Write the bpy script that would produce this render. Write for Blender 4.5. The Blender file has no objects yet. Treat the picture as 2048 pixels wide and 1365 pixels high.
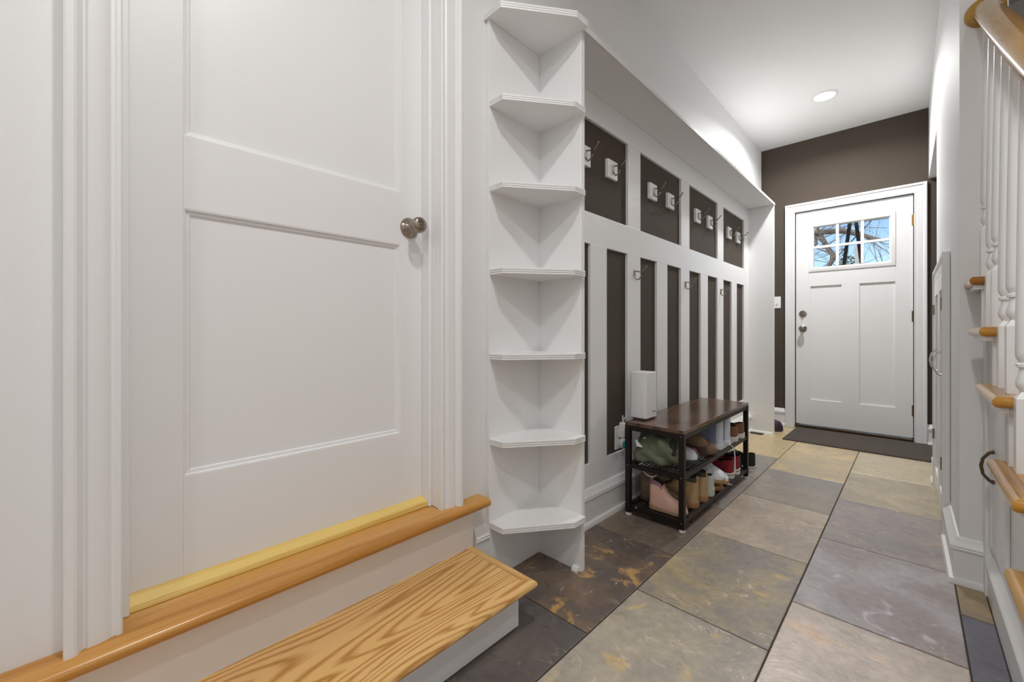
import bpy, math, random
from mathutils import Vector, Matrix, noise

# ------------------------------------------------------------------ camera, world, exposure
SC = bpy.context.scene
COL = SC.collection
FPX, CXP, CYP = 823.2, 1024.0, 661.5          # focal length, principal point (2048 x 1365 frame)
YAW = math.atan((1822.3 - CXP) / FPX)
CAMZ = 0.9
cam = bpy.data.cameras.new('camera')
cam.sensor_width = 36.0
cam.lens = FPX / 2048 * 36.0
cam.shift_y = -(682.5 - CYP) / 2048
cam.clip_start = 0.02
cam_o = bpy.data.objects.new('camera', cam)
COL.objects.link(cam_o)
cam_o.location = (0, 0, CAMZ)
cam_o.rotation_euler = (math.pi / 2, 0, YAW)
SC.camera = cam_o

SC.view_settings.view_transform = 'Standard'
SC.view_settings.look = 'None'
SC.view_settings.gamma = 1.0
SC.view_settings.use_curve_mapping = False
SC.view_settings.exposure = 0.14

W_ = bpy.data.worlds.new('sky'); SC.world = W_
W_.use_nodes = True
wn = W_.node_tree
sky = wn.nodes.new('ShaderNodeTexSky')
sky.sky_type = 'NISHITA'; sky.sun_disc = False
sky.sun_elevation = math.radians(40); sky.sun_rotation = math.radians(150)
sky.air_density = 1.0; sky.dust_density = 0.2; sky.ozone_density = 4.0
bg = wn.nodes['Background']
wn.links.new(sky.outputs[0], bg.inputs[0])
bg.inputs[1].default_value = 0.155
sun = bpy.data.lights.new('sun', 'SUN'); sun.energy = 2.2; sun.angle = math.radians(1)
sun.color = (1.0, 0.95, 0.88)
sun_o = bpy.data.objects.new('sun', sun); COL.objects.link(sun_o)
sun_o.rotation_euler = (math.radians(50), 0, math.radians(-35))
LAMP_W = 30.0                                  # base wattage of a ceiling lamp

# ------------------------------------------------------------------ pixel -> place
_s, _c = math.sin(YAW), math.cos(YAW)
def at(u, v, ax, val):
    a, b = (u - CXP) / FPX, (CYP - v) / FPX
    d = Vector((_c * a - _s, _s * a + _c, b))
    o = Vector((0, 0, CAMZ)); i = 'XYZ'.index(ax)
    return o + d * ((val - o[i]) / d[i])
def fz(y):                                     # the tiled floor falls slightly towards the front door
    return -0.0105 * (y - 1.3)

# ------------------------------------------------------------------ materials
def lin(r, g, b):
    f = lambda c: (c / 255 / 12.92) if c / 255 <= 0.04045 else ((c / 255 + 0.055) / 1.055) ** 2.4
    return (f(r), f(g), f(b), 1.0)
MATS = {}
def mat(name, rgb, rough=0.5, metal=0.0, bump=0.0, bscale=200.0, var=0.0, vscale=6.0, emis=None, spec=0.5):
    m = bpy.data.materials.new(name); m.use_nodes = True
    nt = m.node_tree; b = nt.nodes['Principled BSDF']
    b.inputs['Base Color'].default_value = lin(*rgb)
    b.inputs['Roughness'].default_value = rough
    b.inputs['Metallic'].default_value = metal
    b.inputs['Specular IOR Level'].default_value = spec
    tc = nt.nodes.new('ShaderNodeTexCoord')
    if var > 0:
        n = nt.nodes.new('ShaderNodeTexNoise'); n.inputs['Scale'].default_value = vscale
        n.inputs['Detail'].default_value = 5
        nt.links.new(tc.outputs['Object'], n.inputs['Vector'])
        mx = nt.nodes.new('ShaderNodeMix'); mx.data_type = 'RGBA'
        c = lin(*rgb)
        mx.inputs['A'].default_value = (c[0] * (1 - var), c[1] * (1 - var), c[2] * (1 - var), 1)
        mx.inputs['B'].default_value = (min(1, c[0] * (1 + var)), min(1, c[1] * (1 + var)), min(1, c[2] * (1 + var)), 1)
        nt.links.new(n.outputs['Fac'], mx.inputs['Factor'])
        nt.links.new(mx.outputs['Result'], b.inputs['Base Color'])
    if bump > 0:
        n2 = nt.nodes.new('ShaderNodeTexNoise'); n2.inputs['Scale'].default_value = bscale
        n2.inputs['Detail'].default_value = 3
        nt.links.new(tc.outputs['Object'], n2.inputs['Vector'])
        bp = nt.nodes.new('ShaderNodeBump'); bp.inputs['Strength'].default_value = bump
        bp.inputs['Distance'].default_value = 0.002
        nt.links.new(n2.outputs['Fac'], bp.inputs['Height'])
        nt.links.new(bp.outputs['Normal'], b.inputs['Normal'])
    if emis:
        b.inputs['Emission Color'].default_value = (emis[0], emis[1], emis[2], 1)
        b.inputs['Emission Strength'].default_value = emis[3]
    MATS[name] = m
    return m

mat('wall_white', (240, 240, 240), 0.6, bump=0.12, bscale=260)
mat('ceiling_white', (242, 242, 241), 0.8, bump=0.1, bscale=200)
mat('trim_white', (241, 241, 241), 0.35, bump=0.03, bscale=90)
mat('shelf_white', (242, 242, 242), 0.4, bump=0.04, bscale=140)
mat('brown_wall', (82, 73, 65), 0.75, spec=.2, bump=0.25, bscale=240, var=0.08, vscale=3)
mat('grout', (68, 58, 50), 0.9, bump=0.3, bscale=150)
mat('nickel', (158, 148, 136), 0.2, 1.0)
mat('chrome', (215, 213, 210), 0.12, 1.0)
mat('bronze', (110, 92, 74), 0.3, 1.0)
mat('brass', (178, 142, 66), 0.28, 1.0)
mat('black_metal', (36, 29, 27), 0.42, 0.4)
mat('plastic_white', (238, 238, 237), 0.35)
mat('rubber_white', (225, 221, 214), 0.6, var=0.06, vscale=30)
mat('teal', (40, 158, 165), 0.15)
mat('grey_print', (110, 110, 112), 0.6)
mat('dark_gap', (20, 17, 15), 0.9)
mat('mat_fabric', (84, 76, 69), 0.95, bump=0.8, bscale=500, var=0.15, vscale=60)
mat('ground', (120, 110, 85), 0.95, var=0.3, vscale=1.5)
mat('bark', (150, 134, 118), 0.9, bump=0.6, bscale=60, var=0.25, vscale=8)
mat('leaf', (96, 116, 72), 0.7, var=0.3, vscale=5)
mat('strap', (22, 21, 20), 0.7)
mat('post_paint', (232, 226, 214), 0.6)
def emissive(name, rgb, s):
    m = bpy.data.materials.new(name); m.use_nodes = True
    nt = m.node_tree; nt.nodes.clear()
    e = nt.nodes.new('ShaderNodeEmission'); e.inputs[0].default_value = rgb; e.inputs[1].default_value = s
    o = nt.nodes.new('ShaderNodeOutputMaterial'); nt.links.new(e.outputs[0], o.inputs[0])
    MATS[name] = m
emissive('lamp_lens', (1, 0.97, 0.92, 1), 8.0)
def glass():
    m = bpy.data.materials.new('pane_glass'); m.use_nodes = True
    nt = m.node_tree; nt.nodes.clear()
    t = nt.nodes.new('ShaderNodeBsdfTransparent'); g = nt.nodes.new('ShaderNodeBsdfGlossy')
    g.inputs['Roughness'].default_value = 0.02
    f = nt.nodes.new('ShaderNodeFresnel'); f.inputs[0].default_value = 1.45
    mx = nt.nodes.new('ShaderNodeMixShader'); o = nt.nodes.new('ShaderNodeOutputMaterial')
    nt.links.new(f.outputs[0], mx.inputs[0]); nt.links.new(t.outputs[0], mx.inputs[1]); nt.links.new(g.outputs[0], mx.inputs[2])
    nt.links.new(mx.outputs[0], o.inputs[0]); MATS['pane_glass'] = m
glass()

def oak(name, light, dark, scale=1.0, rough=0.3, dist=3.0, axis='Y', fac=1.0):
    """oak with long grain along the axis: distorted rings plus fine pores"""
    m = bpy.data.materials.new(name); m.use_nodes = True
    nt = m.node_tree; b = nt.nodes['Principled BSDF']; b.inputs['Roughness'].default_value = rough
    tc = nt.nodes.new('ShaderNodeTexCoord'); mp = nt.nodes.new('ShaderNodeMapping')
    sc = {'Y': (9, 0.9, 9), 'X': (0.9, 9, 9)}[axis]
    mp.inputs['Scale'].default_value = tuple(x * scale for x in sc)
    nt.links.new(tc.outputs['Object'], mp.inputs['Vector'])
    n1 = nt.nodes.new('ShaderNodeTexNoise'); n1.inputs['Scale'].default_value = 0.55; n1.inputs['Detail'].default_value = 2
    n1.inputs['Distortion'].default_value = 0.4
    nt.links.new(mp.outputs['Vector'], n1.inputs['Vector'])
    ml = nt.nodes.new('ShaderNodeMath'); ml.operation = 'MULTIPLY'; ml.inputs[1].default_value = 17.0 * dist / 3
    nt.links.new(n1.outputs['Fac'], ml.inputs[0])
    fr = nt.nodes.new('ShaderNodeMath'); fr.operation = 'PINGPONG'; fr.inputs[1].default_value = 0.5
    nt.links.new(ml.outputs[0], fr.inputs[0])
    mp2 = nt.nodes.new('ShaderNodeMapping')
    mp2.inputs['Scale'].default_value = {'Y': (220, 7, 220), 'X': (7, 220, 220)}[axis]
    nt.links.new(tc.outputs['Object'], mp2.inputs['Vector'])
    n2 = nt.nodes.new('ShaderNodeTexNoise'); n2.inputs['Scale'].default_value = 1.0; n2.inputs['Detail'].default_value = 4
    nt.links.new(mp2.outputs['Vector'], n2.inputs['Vector'])
    ad = nt.nodes.new('ShaderNodeMath'); ad.operation = 'MULTIPLY_ADD'; ad.inputs[1].default_value = 0.55; 
    nt.links.new(n2.outputs['Fac'], ad.inputs[0]); nt.links.new(fr.outputs[0], ad.inputs[2])
    rp = nt.nodes.new('ShaderNodeValToRGB')
    rp.color_ramp.elements[0].position = 0.30; rp.color_ramp.elements[0].color = lin(*dark)
    rp.color_ramp.elements[1].position = 0.30 + 0.26 / fac; rp.color_ramp.elements[1].color = lin(*light)
    nt.links.new(ad.outputs[0], rp.inputs['Fac'])
    nt.links.new(rp.outputs['Color'], b.inputs['Base Color'])
    bp = nt.nodes.new('ShaderNodeBump'); bp.inputs['Strength'].default_value = 0.08; bp.inputs['Distance'].default_value = 0.001
    nt.links.new(ad.outputs[0], bp.inputs['Height']); nt.links.new(bp.outputs['Normal'], b.inputs['Normal'])
    MATS[name] = m
oak('oak_step', (232, 188, 122), (192, 136, 70), 1.0, 0.3, dist=6.5)
oak('oak_end', (230, 186, 120), (200, 146, 80), 0.8, 0.3, axis='X', dist=1.2)
oak('oak_landing', (212, 156, 82), (184, 126, 56), 0.6, 0.22, dist=1.6)
oak('oak_sill', (240, 208, 124), (220, 178, 90), 0.5, 0.25, dist=1.2)
oak('oak_stair', (196, 142, 62), (158, 104, 40), 0.7, 0.2, axis='X', dist=1.5)
oak('oak_return', (198, 150, 78), (162, 112, 52), 0.7, 0.18, dist=1.5)
oak('oak_rail', (190, 148, 72), (164, 120, 54), 0.35, 0.16, dist=.7, fac=.6)
oak('bench_wood', (104, 79, 63), (74, 54, 43), 0.7, 0.18, dist=2.0)

def slate():
    m = bpy.data.materials.new('slate_tile'); m.use_nodes = True
    nt = m.node_tree; b = nt.nodes['Principled BSDF']
    N = lambda t: nt.nodes.new(t); L = nt.links.new
    def attr(n):
        a = N('ShaderNodeAttribute'); a.attribute_type = 'OBJECT'; a.attribute_name = n; return a
    c1, c2, c3, sd = attr('c1'), attr('c2'), attr('c3'), attr('seed')
    am = attr('amounts')                       # x: second colour, y: patches, z: veins
    sp = N('ShaderNodeSeparateXYZ'); L(am.outputs['Vector'], sp.inputs[0])
    tc = N('ShaderNodeTexCoord'); va = N('ShaderNodeVectorMath'); va.operation = 'ADD'
    L(tc.outputs['Object'], va.inputs[0]); L(sd.outputs['Vector'], va.inputs[1])
    def noise(scale, detail, distort, rough=0.55):
        n = N('ShaderNodeTexNoise'); n.inputs['Scale'].default_value = scale; n.inputs['Detail'].default_value = detail
        n.inputs['Distortion'].default_value = distort; n.inputs['Roughness'].default_value = rough
        L(va.outputs[0], n.inputs['Vector']); return n
    def thr(src, lo, hi, offs=None, k=0.0):
        mr = N('ShaderNodeMapRange'); mr.interpolation_type = 'SMOOTHSTEP'
        mr.inputs['From Min'].default_value = lo; mr.inputs['From Max'].default_value = hi
        if offs is not None:
            a = N('ShaderNodeMath'); a.operation = 'MULTIPLY_ADD'; a.inputs[1].default_value = k
            L(offs, a.inputs[0]); L(src, a.inputs[2]); L(a.outputs[0], mr.inputs['Value'])
        else:
            L(src, mr.inputs['Value'])
        return mr.outputs['Result']
    def mix(f, A, B):
        x = N('ShaderNodeMix'); x.data_type = 'RGBA'
        L(f, x.inputs['Factor']); L(A, x.inputs['A'])
        if isinstance(B, tuple): x.inputs['B'].default_value = B
        else: L(B, x.inputs['B'])
        return x.outputs['Result']
    n1 = noise(3.6, 7, 1.1); n2 = noise(5.5, 8, 1.6, 0.6); n3 = noise(4.2, 9, 1.2, 0.62); n4 = noise(38, 6, 0.3); n5 = noise(11, 5, 0.8)
    f1 = thr(n1.outputs['Fac'], 0.40, 0.70, sp.outputs['X'], 0.3)
    col = mix(f1, c1.outputs['Color'], c2.outputs['Color'])
    f2 = thr(n2.outputs['Fac'], 0.63, 0.75, sp.outputs['Y'], 0.25)
    col = mix(f2, col, c3.outputs['Color'])
    # veins: thin contour of a noise field, only where another field allows it
    ab = N('ShaderNodeMath'); ab.operation = 'SUBTRACT'; ab.inputs[1].default_value = 0.5; L(n3.outputs['Fac'], ab.inputs[0])
    aa = N('ShaderNodeMath'); aa.operation = 'ABSOLUTE'; L(ab.outputs[0], aa.inputs[0])
    v1 = thr(aa.outputs[0], 0.011, 0.001)
    gate = thr(n5.outputs['Fac'], 0.49, 0.58)
    v2 = N('ShaderNodeMath'); v2.operation = 'MULTIPLY'; L(v1, v2.inputs[0]); L(gate, v2.inputs[1])
    v3 = N('ShaderNodeMath'); v3.operation = 'MULTIPLY'; L(v2.outputs[0], v3.inputs[0]); L(sp.outputs['Z'], v3.inputs[1])
    col = mix(v3.outputs[0], col, lin(214, 202, 180))
    # fine mottling
    mr = N('ShaderNodeMapRange'); mr.inputs['To Min'].default_value = 0.62; mr.inputs['To Max'].default_value = 1.38
    L(n4.outputs['Fac'], mr.inputs['Value'])
    mul = N('ShaderNodeMix'); mul.data_type = 'RGBA'; mul.blend_type = 'MULTIPLY'; mul.inputs['Factor'].default_value = 0.85
    L(col, mul.inputs['A']); L(mr.outputs['Result'], mul.inputs['B'])
    L(mul.outputs['Result'], b.inputs['Base Color'])
    rr = N('ShaderNodeMapRange'); rr.inputs['To Min'].default_value = 0.2; rr.inputs['To Max'].default_value = 0.42
    L(n5.outputs['Fac'], rr.inputs['Value']); L(rr.outputs['Result'], b.inputs['Roughness'])
    hs = N('ShaderNodeMath'); hs.operation = 'MULTIPLY_ADD'; hs.inputs[1].default_value = 0.25
    L(n4.outputs['Fac'], hs.inputs[0]); L(n2.outputs['Fac'], hs.inputs[2])
    bp = N('ShaderNodeBump'); bp.inputs['Strength'].default_value = 0.5; bp.inputs['Distance'].default_value = 0.006
    L(hs.outputs[0], bp.inputs['Height']); L(bp.outputs['Normal'], b.inputs['Normal'])
    MATS['slate_tile'] = m
slate()

# ------------------------------------------------------------------ mesh helpers
class MB:
    def __init__(s): s.v = []; s.f = []
    def add(s, vs, fs):
        o = len(s.v); s.v += [tuple(p) for p in vs]; s.f += [tuple(i + o for i in f) for f in fs]; return s
    def box(s, x0, x1, y0, y1, z0, z1):
        if x0 > x1: x0, x1 = x1, x0
        if y0 > y1: y0, y1 = y1, y0
        if z0 > z1: z0, z1 = z1, z0
        v = [(x, y, z) for z in (z0, z1) for y in (y0, y1) for x in (x0, x1)]
        return s.add(v, [(0, 2, 3, 1), (4, 5, 7, 6), (0, 1, 5, 4), (2, 6, 7, 3), (0, 4, 6, 2), (1, 3, 7, 5)])
    def prism(s, poly, z0, z1):                # plan polygon (x, y), counter-clockwise
        n = len(poly)
        v = [(x, y, z0) for x, y in poly] + [(x, y, z1) for x, y in poly]
        return s.add(v, [tuple(range(n - 1, -1, -1)), tuple(range(n, 2 * n))] + [(i, (i + 1) % n, n + (i + 1) % n, n + i) for i in range(n)])
    def rings(s, rings, close=True, caps=True):
        n = len(rings[0]); o = []
        for r in rings: o += list(r)
        f = []
        for k in range(len(rings) - 1):
            for i in range(n if close else n - 1):
                j = (i + 1) % n
                f.append((k * n + i, k * n + j, (k + 1) * n + j, (k + 1) * n + i))
        if caps and close:
            f.append(tuple(range(n - 1, -1, -1))); f.append(tuple((len(rings) - 1) * n + i for i in range(n)))
        return s.add(o, f)
    def lathe(s, prof, c, axis='Z', n=24, sy=1.0):
        c = Vector(c); R = []
        for r, h in prof:
            ring = []
            for k in range(n):
                a = 2 * math.pi * k / n; p, q = r * math.cos(a), r * math.sin(a) * sy
                d = {'Z': (p, q, h), 'X': (h, p, q), 'Y': (q, h, p)}[axis]
                ring.append(c + Vector(d))
            R.append(ring)
        return s.rings(R, caps=prof[0][0] < .002 or prof[-1][0] < .002)
    def tube(s, pts, r, n=8, sx=1.0):
        pts = [Vector(p) for p in pts]; R = []
        rs = r if isinstance(r, (list, tuple)) else [r] * len(pts)
        up = None
        for i, p in enumerate(pts):
            t = (pts[min(i + 1, len(pts) - 1)] - pts[max(i - 1, 0)]).normalized()
            if up is None:
                up = Vector((0, 0, 1)) if abs(t.z) < 0.9 else Vector((1, 0, 0))
            a = t.cross(up).normalized(); bb = a.cross(t).normalized(); up = bb
            R.append([p + a * (rs[i] * sx * math.cos(2 * math.pi * k / n)) + bb * (rs[i] * math.sin(2 * math.pi * k / n)) for k in range(n)])
        return s.rings(R)
    def ball(s, c, r, n=10, m=6, sc=(1, 1, 1)):
        prof = [(r * math.sin(math.pi * (i + 0.02) / (m + 0.04)), -r * math.cos(math.pi * (i + 0.02) / (m + 0.04))) for i in range(m + 1)]
        o = len(s.v); s.lathe(prof, (0, 0, 0), 'Z', n)
        s.v[o:] = [(p[0] * sc[0] + c[0], p[1] * sc[1] + c[1], p[2] * sc[2] + c[2]) for p in s.v[o:]]
        return s
    def sweep(s, path, prof, nrm, closed=False):
        """profile (a sideways = nrm x direction, b along nrm) carried along a flat path with mitred corners"""
        P = [Vector(p) for p in path]; nrm = Vector(nrm).normalized(); n = len(P); R = []
        seg = [(P[(i + 1) % n] - P[i]).normalized() for i in range(n if closed else n - 1)]
        sd = [nrm.cross(d) for d in seg]
        for i in range(n):
            if closed: a, b = sd[i - 1], sd[i]
            else: a, b = sd[max(i - 1, 0)], sd[min(i, n - 2)]
            mv = (a + b) / (1 + a.dot(b))
            R.append([P[i] + mv * q + nrm * h for q, h in prof])
        if closed: R.append(R[0])
        return s.rings(R, caps=not closed)
    def build(s, name, material, parent=None, world=True, smooth=False, bevel=0.0, seg=2, kind=None, angle=None):
        me = bpy.data.meshes.new(name); me.from_pydata(s.v, [], s.f); me.validate()
        me.materials.append(MATS[material] if isinstance(material, str) else material)
        o = bpy.data.objects.new(name, me); COL.objects.link(o)
        import bmesh
        bm = bmesh.new(); bm.from_mesh(me); bmesh.ops.recalc_face_normals(bm, faces=bm.faces); bm.to_mesh(me); bm.free()
        if smooth:
            me.polygons.foreach_set('use_smooth', [True] * len(me.polygons))
            me.set_sharp_from_angle(angle=math.radians(angle or 40))
        if bevel > 0:
            md = o.modifiers.new('bevel', 'BEVEL'); md.width = bevel; md.segments = seg; md.limit_method = 'ANGLE'
            md.angle_limit = math.radians(40)
        if parent is not None: attach(o, parent, world)
        if kind: o['kind'] = kind
        return o
ABS = {}
def attach(o, parent, world=True):
    o.parent = parent
    if world: o.matrix_parent_inverse = Matrix.Translation(-Vector(ABS.get(parent.name, (0, 0, 0))))
    ABS[o.name] = ABS.get(parent.name, (0, 0, 0)) if not world else (0, 0, 0)
def tag(o, label=None, cat=None, group=None, kind=None):
    if label: o['label'] = label
    if cat: o['category'] = cat
    if group: o['group'] = group
    if kind: o['kind'] = kind
    return o
def thing(name, label, cat, loc=(0, 0, 0), rz=0, group=None, kind=None):
    o = bpy.data.objects.new(name, None); COL.objects.link(o)
    o.location = loc; o.rotation_euler = (0, 0, rz); o.empty_display_size = 0.05
    ABS[o.name] = tuple(loc)
    return tag(o, label, cat, group, kind)
def copy_tree(o, parent=None):
    c = o.copy(); COL.objects.link(c); c.parent = parent
    for ch in list(o.children):
        copy_tree(ch, c)
    return c
BX = lambda *a: MB().box(*a)

# ------------------------------------------------------------------ room shell
WX = -1.10                                     # face of the left wall
YF = 4.80                                      # face of the front (dark) wall
ZC = 2.73                                      # ceiling
YB = -1.7                                      # wall behind
XR = 1.20                                      # far side of the stairs
xr = lambda y: 0.1254 - 0.0085 * (y - 2.195)   # hall's right wall, slightly out of square
JL, JR = 0.047, 0.79                           # clear opening of the side door
DX = -1.175                                    # face of the side door

b = MB()
b.box(-1.26, WX, YB - .1, JL - .012, -.1, ZC); b.box(-1.26, WX, JR + .012, YF + .15, -.1, ZC)
b.box(-1.26, WX, JL - .012, JR + .012, 2.41, ZC); b.box(-1.26, WX, JL - .012, JR + .012, -.1, .29)
b.box(-1.30, -1.26, YB - .1, YF + .15, -.1, ZC)
tag(b.build('wall_left', 'wall_white'), kind='structure')

# front wall: dark brown paint, opening for the entrance door
DL, DR, DT = -0.812, 0.018, 2.046
b = MB(); y0, y1 = YF, YF + .15
b.box(-1.26, DL, y0, y1, -.2, ZC); b.box(DR, XR + .1, y0, y1, -.2, ZC); b.box(DL, DR, y0, y1, DT, ZC)
b.box(DL, DR, y0, y1, -.2, -.045)
tag(b.build('wall_front', 'brown_wall'), kind='structure')

b = MB()
b.prism([(xr(2.195), 2.195), (.24, 2.195), (.24, 3.64), (xr(3.64), 3.64)], -.1, ZC)
b.prism([(xr(3.64), 3.64), (.24, 3.64), (.24, YF), (xr(YF), YF)], 2.145, ZC)
tag(b.build('wall_right', 'wall_white'), kind='structure')
tag(BX(.24, XR, 3.60, 3.64, -.1, ZC).build('wall_nook', 'wall_white'), kind='structure')
tag(BX(XR, XR + .1, YB - .1, YF + .15, -.1, ZC).build('wall_stairs', 'wall_white'), kind='structure')
tag(BX(-1.26, XR + .1, YB - .1, YB, -.1, ZC).build('wall_back', 'wall_white'), kind='structure')
tag(BX(-1.30, XR + .1, YB - .1, YF + .15, ZC, ZC + .1).build('ceiling', 'ceiling_white'), kind='structure')

# floor: grout bed and slate-look tiles, each a tile of its own
b = MB(); q = [(-1.15, YB), (XR, YB), (XR, YF + .05), (-1.15, YF + .05)]
n = 4
b.add([(x, y, fz(y) - .0025) for x, y in q] + [(x, y, fz(y) - .08) for x, y in q],
      [(0, 1, 2, 3), (7, 6, 5, 4)] + [(i, i + 4, (i + 1) % 4 + 4, (i + 1) % 4) for i in range(4)])
floor = tag(b.build('floor', 'grout'), kind='structure')
random.seed(7)
TM = {}
def tile_mesh(w, l):
    k = (round(w, 3), round(l, 3))
    if k not in TM:
        g, c, t = .0022, .0022, .004
        m = MB(); R = []
        for d, z in ((0, -t), (0, -c * .6), (c, 0)):
            a, e = w / 2 - g - d, l / 2 - g - d
            R.append([(-a, -e, z), (a, -e, z), (a, e, z), (-a, e, z)])
        m.rings(R)
        me = bpy.data.meshes.new('tile'); me.from_pydata(m.v, [], m.f); me.materials.append(MATS['slate_tile'])
        TM[k] = me
    return TM[k]
PAL = [((122, 112, 103), (150, 134, 112), (176, 150, 98)), ((106, 98, 95), (132, 118, 106), (165, 128, 88)),
       ((150, 134, 118), (124, 114, 106), (178, 152, 110)), ((140, 128, 106), (112, 105, 100), (170, 148, 100)),
       ((128, 120, 122), (150, 143, 146), (160, 138, 116))]
SPEC = {  # (column, row) -> first colour, second colour, patch colour, (second, patches, veins)
    ('M', 0): ((122, 116, 109), (140, 132, 117), (160, 138, 96), (.25, .20, 1.0)),
    ('M', 1): ((138, 125, 98), (112, 106, 101), (156, 134, 92), (.28, .22, 1.0)),
    ('M', 2): ((148, 136, 121), (130, 119, 108), (166, 148, 126), (.2, .15, .8)),
    ('M', 3): ((110, 105, 102), (122, 114, 102), (142, 122, 96), (.15, .2, .1)),
    ('M', 4): ((152, 136, 108), (138, 127, 107), (158, 140, 104), (.15, .15, .3)),
    ('M', 5): ((160, 142, 108), (140, 128, 108), (180, 160, 112), (.05, .1, .0)),
    ('R', 0): ((162, 150, 141), (148, 138, 128), (176, 152, 126), (.2, .15, .8)),
    ('R', 1): ((140, 137, 138), (122, 113, 112), (154, 151, 155), (.25, .2, .8)),
    ('R', 2): ((126, 118, 114), (114, 108, 107), (154, 128, 106), (.2, .15, .5)),
    ('R', 3): ((142, 132, 112), (122, 114, 102), (168, 148, 112), (.08, -.05, .1)),
    ('R', 4): ((152, 142, 122), (146, 136, 114), (182, 166, 124), (.1, .0, .0)),
    ('L', 0): ((70, 66, 65), (80, 72, 67), (110, 98, 84), (-.05, -.1, .3)),
    ('L', 1): ((76, 68, 63), (94, 78, 65), (142, 113, 72), (.05, .30, .6)),
    ('L', 2): ((86, 78, 71), (104, 90, 78), (128, 106, 80), (.05, .2, .4)),
    ('L', 3): ((112, 106, 102), (120, 111, 104), (140, 128, 112), (.0, -.2, .1)),
    ('L', 4): ((104, 99, 96), (114, 106, 100), (130, 118, 104), (.1, .0, .2)), ('L', 5): ((154, 138, 102), (144, 130, 102), (164, 146, 104), (.1, .1, .0)), ('L', 6): ((154, 138, 104), (146, 132, 104), (164, 146, 104), (.1, .1, .0)),
    ('X', 1): ((80, 80, 88), (72, 70, 74), (90, 88, 92), (.05, -.2, .1)),
    ('X', 2): ((120, 104, 76), (104, 94, 84), (132, 110, 84), (.1, .0, .1)),
}
# a column: name, x0, x1, y of the joint where row 1 begins
COLS = [('L', -1.087, -.687, 1.03), ('M', -.687, -.287, 1.333), ('R', -.287, .113, 1.637), ('X', .113, .513, 1.333), ('Y', .513, .913, 1.637), ('Z', .913, 1.20, 1.333)]
PITCH = .6105
tilt = math.atan(-0.0105)
def tile(cn, row, x0, x1, ya, yb):
    w, l = x1 - x0, yb - ya
    if w < .02 or l < .02: return
    o = bpy.data.objects.new('tile', tile_mesh(w, l)); COL.objects.link(o)
    yc = (ya + yb) / 2
    o.location = ((x0 + x1) / 2, yc, fz(yc)); o.rotation_euler = (tilt, 0, 0); o.parent = floor
    key = (cn, row)
    if key in SPEC: c1, c2, c3, am = SPEC[key]
    else:
        c1, c2, c3 = random.choice(PAL); am = (.05, .02, .3)
    tl = lambda c: [min(.85, v * 1.95) for v in lin(*c)[:3]]
    o['c1'] = tl(c1); o['c2'] = tl(c2); o['c3'] = tl(c3)
    o['amounts'] = list(am); o['seed'] = [random.uniform(0, 40), random.uniform(0, 40), random.uniform(0, 40)]
for cn, x0, x1, j in COLS:
    for row in range(-6, 8):
        ya, yb = j + (row - 1) * PITCH, j + row * PITCH
        ya, yb = max(ya, YB), min(yb, YF)
        if yb - ya < .03: continue
        if cn == 'X':
            for a, e, xa, xb in ((YB, .55, x0, x1), (.55, 2.19, x0, .187), (3.66, YF, x0, x1)):
                p, r_ = max(a, ya), min(e, yb)
                if r_ > p: tile(cn, row, xa, xb, p, r_)
        elif cn in 'YZ':
            for a, e in ((YB, .55), (3.66, YF)):
                p, r_ = max(a, ya), min(e, yb)
                if r_ > p: tile(cn, row, x0, x1, p, r_)
        else:
            tile(cn, row, x0, x1, ya, yb)

# ------------------------------------------------------------------ trim profiles
CASING = [(0, 0), (0, .018), (.003, .021), (.008, .021), (.011, .018), (.016, .018), (.022, .022), (.034, .025), (.046, .026),
          (.050, .023), (.053, .023), (.057, .030), (.060, .036), (.064, .038), (.073, .038), (.077, .035), (.077, 0)]
BASE = [(0, 0), (.031, 0), (.031, .010), (.027, .020), (.017, .023), (.017, .118), (.021, .121), (.024, .126), (.022, .131),
        (.024, .136), (.019, .144), (.013, .150), (.010, .160), (.005, .166), (0, .167)]
def shift(p, dz): return [(x, y + dz) for x, y in p]

# ------------------------------------------------------------------ side door (raised two steps)
LZ = .322                                      # landing
b = MB()
b.box(-1.23, WX, JL - .02, JL, LZ, 2.42); b.box(-1.23, WX, JR, JR + .02, LZ, 2.42); b.box(-1.23, WX, JL - .02, JR + .02, 2.39, 2.42)
b.box(DX + .001, DX + .042, JL, JL + .012, LZ, 2.39); b.box(DX + .001, DX + .042, JR - .012, JR, LZ, 2.39); b.box(DX + .001, DX + .042, JL, JR, 2.378, 2.39)
tag(b.build('trim_1', 'trim_white', bevel=.0025), 'white painted jamb and stop of the raised side door', 'jamb', kind='structure')
b = MB().sweep([(WX, JL, LZ), (WX, JL, 2.39), (WX, JR, 2.39), (WX, JR, LZ)], CASING, (1, 0, 0))
tag(b.build('trim_2', 'trim_white', smooth=True, angle=25), 'white moulded casing around the raised side door', 'casing', kind='structure')

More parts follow.
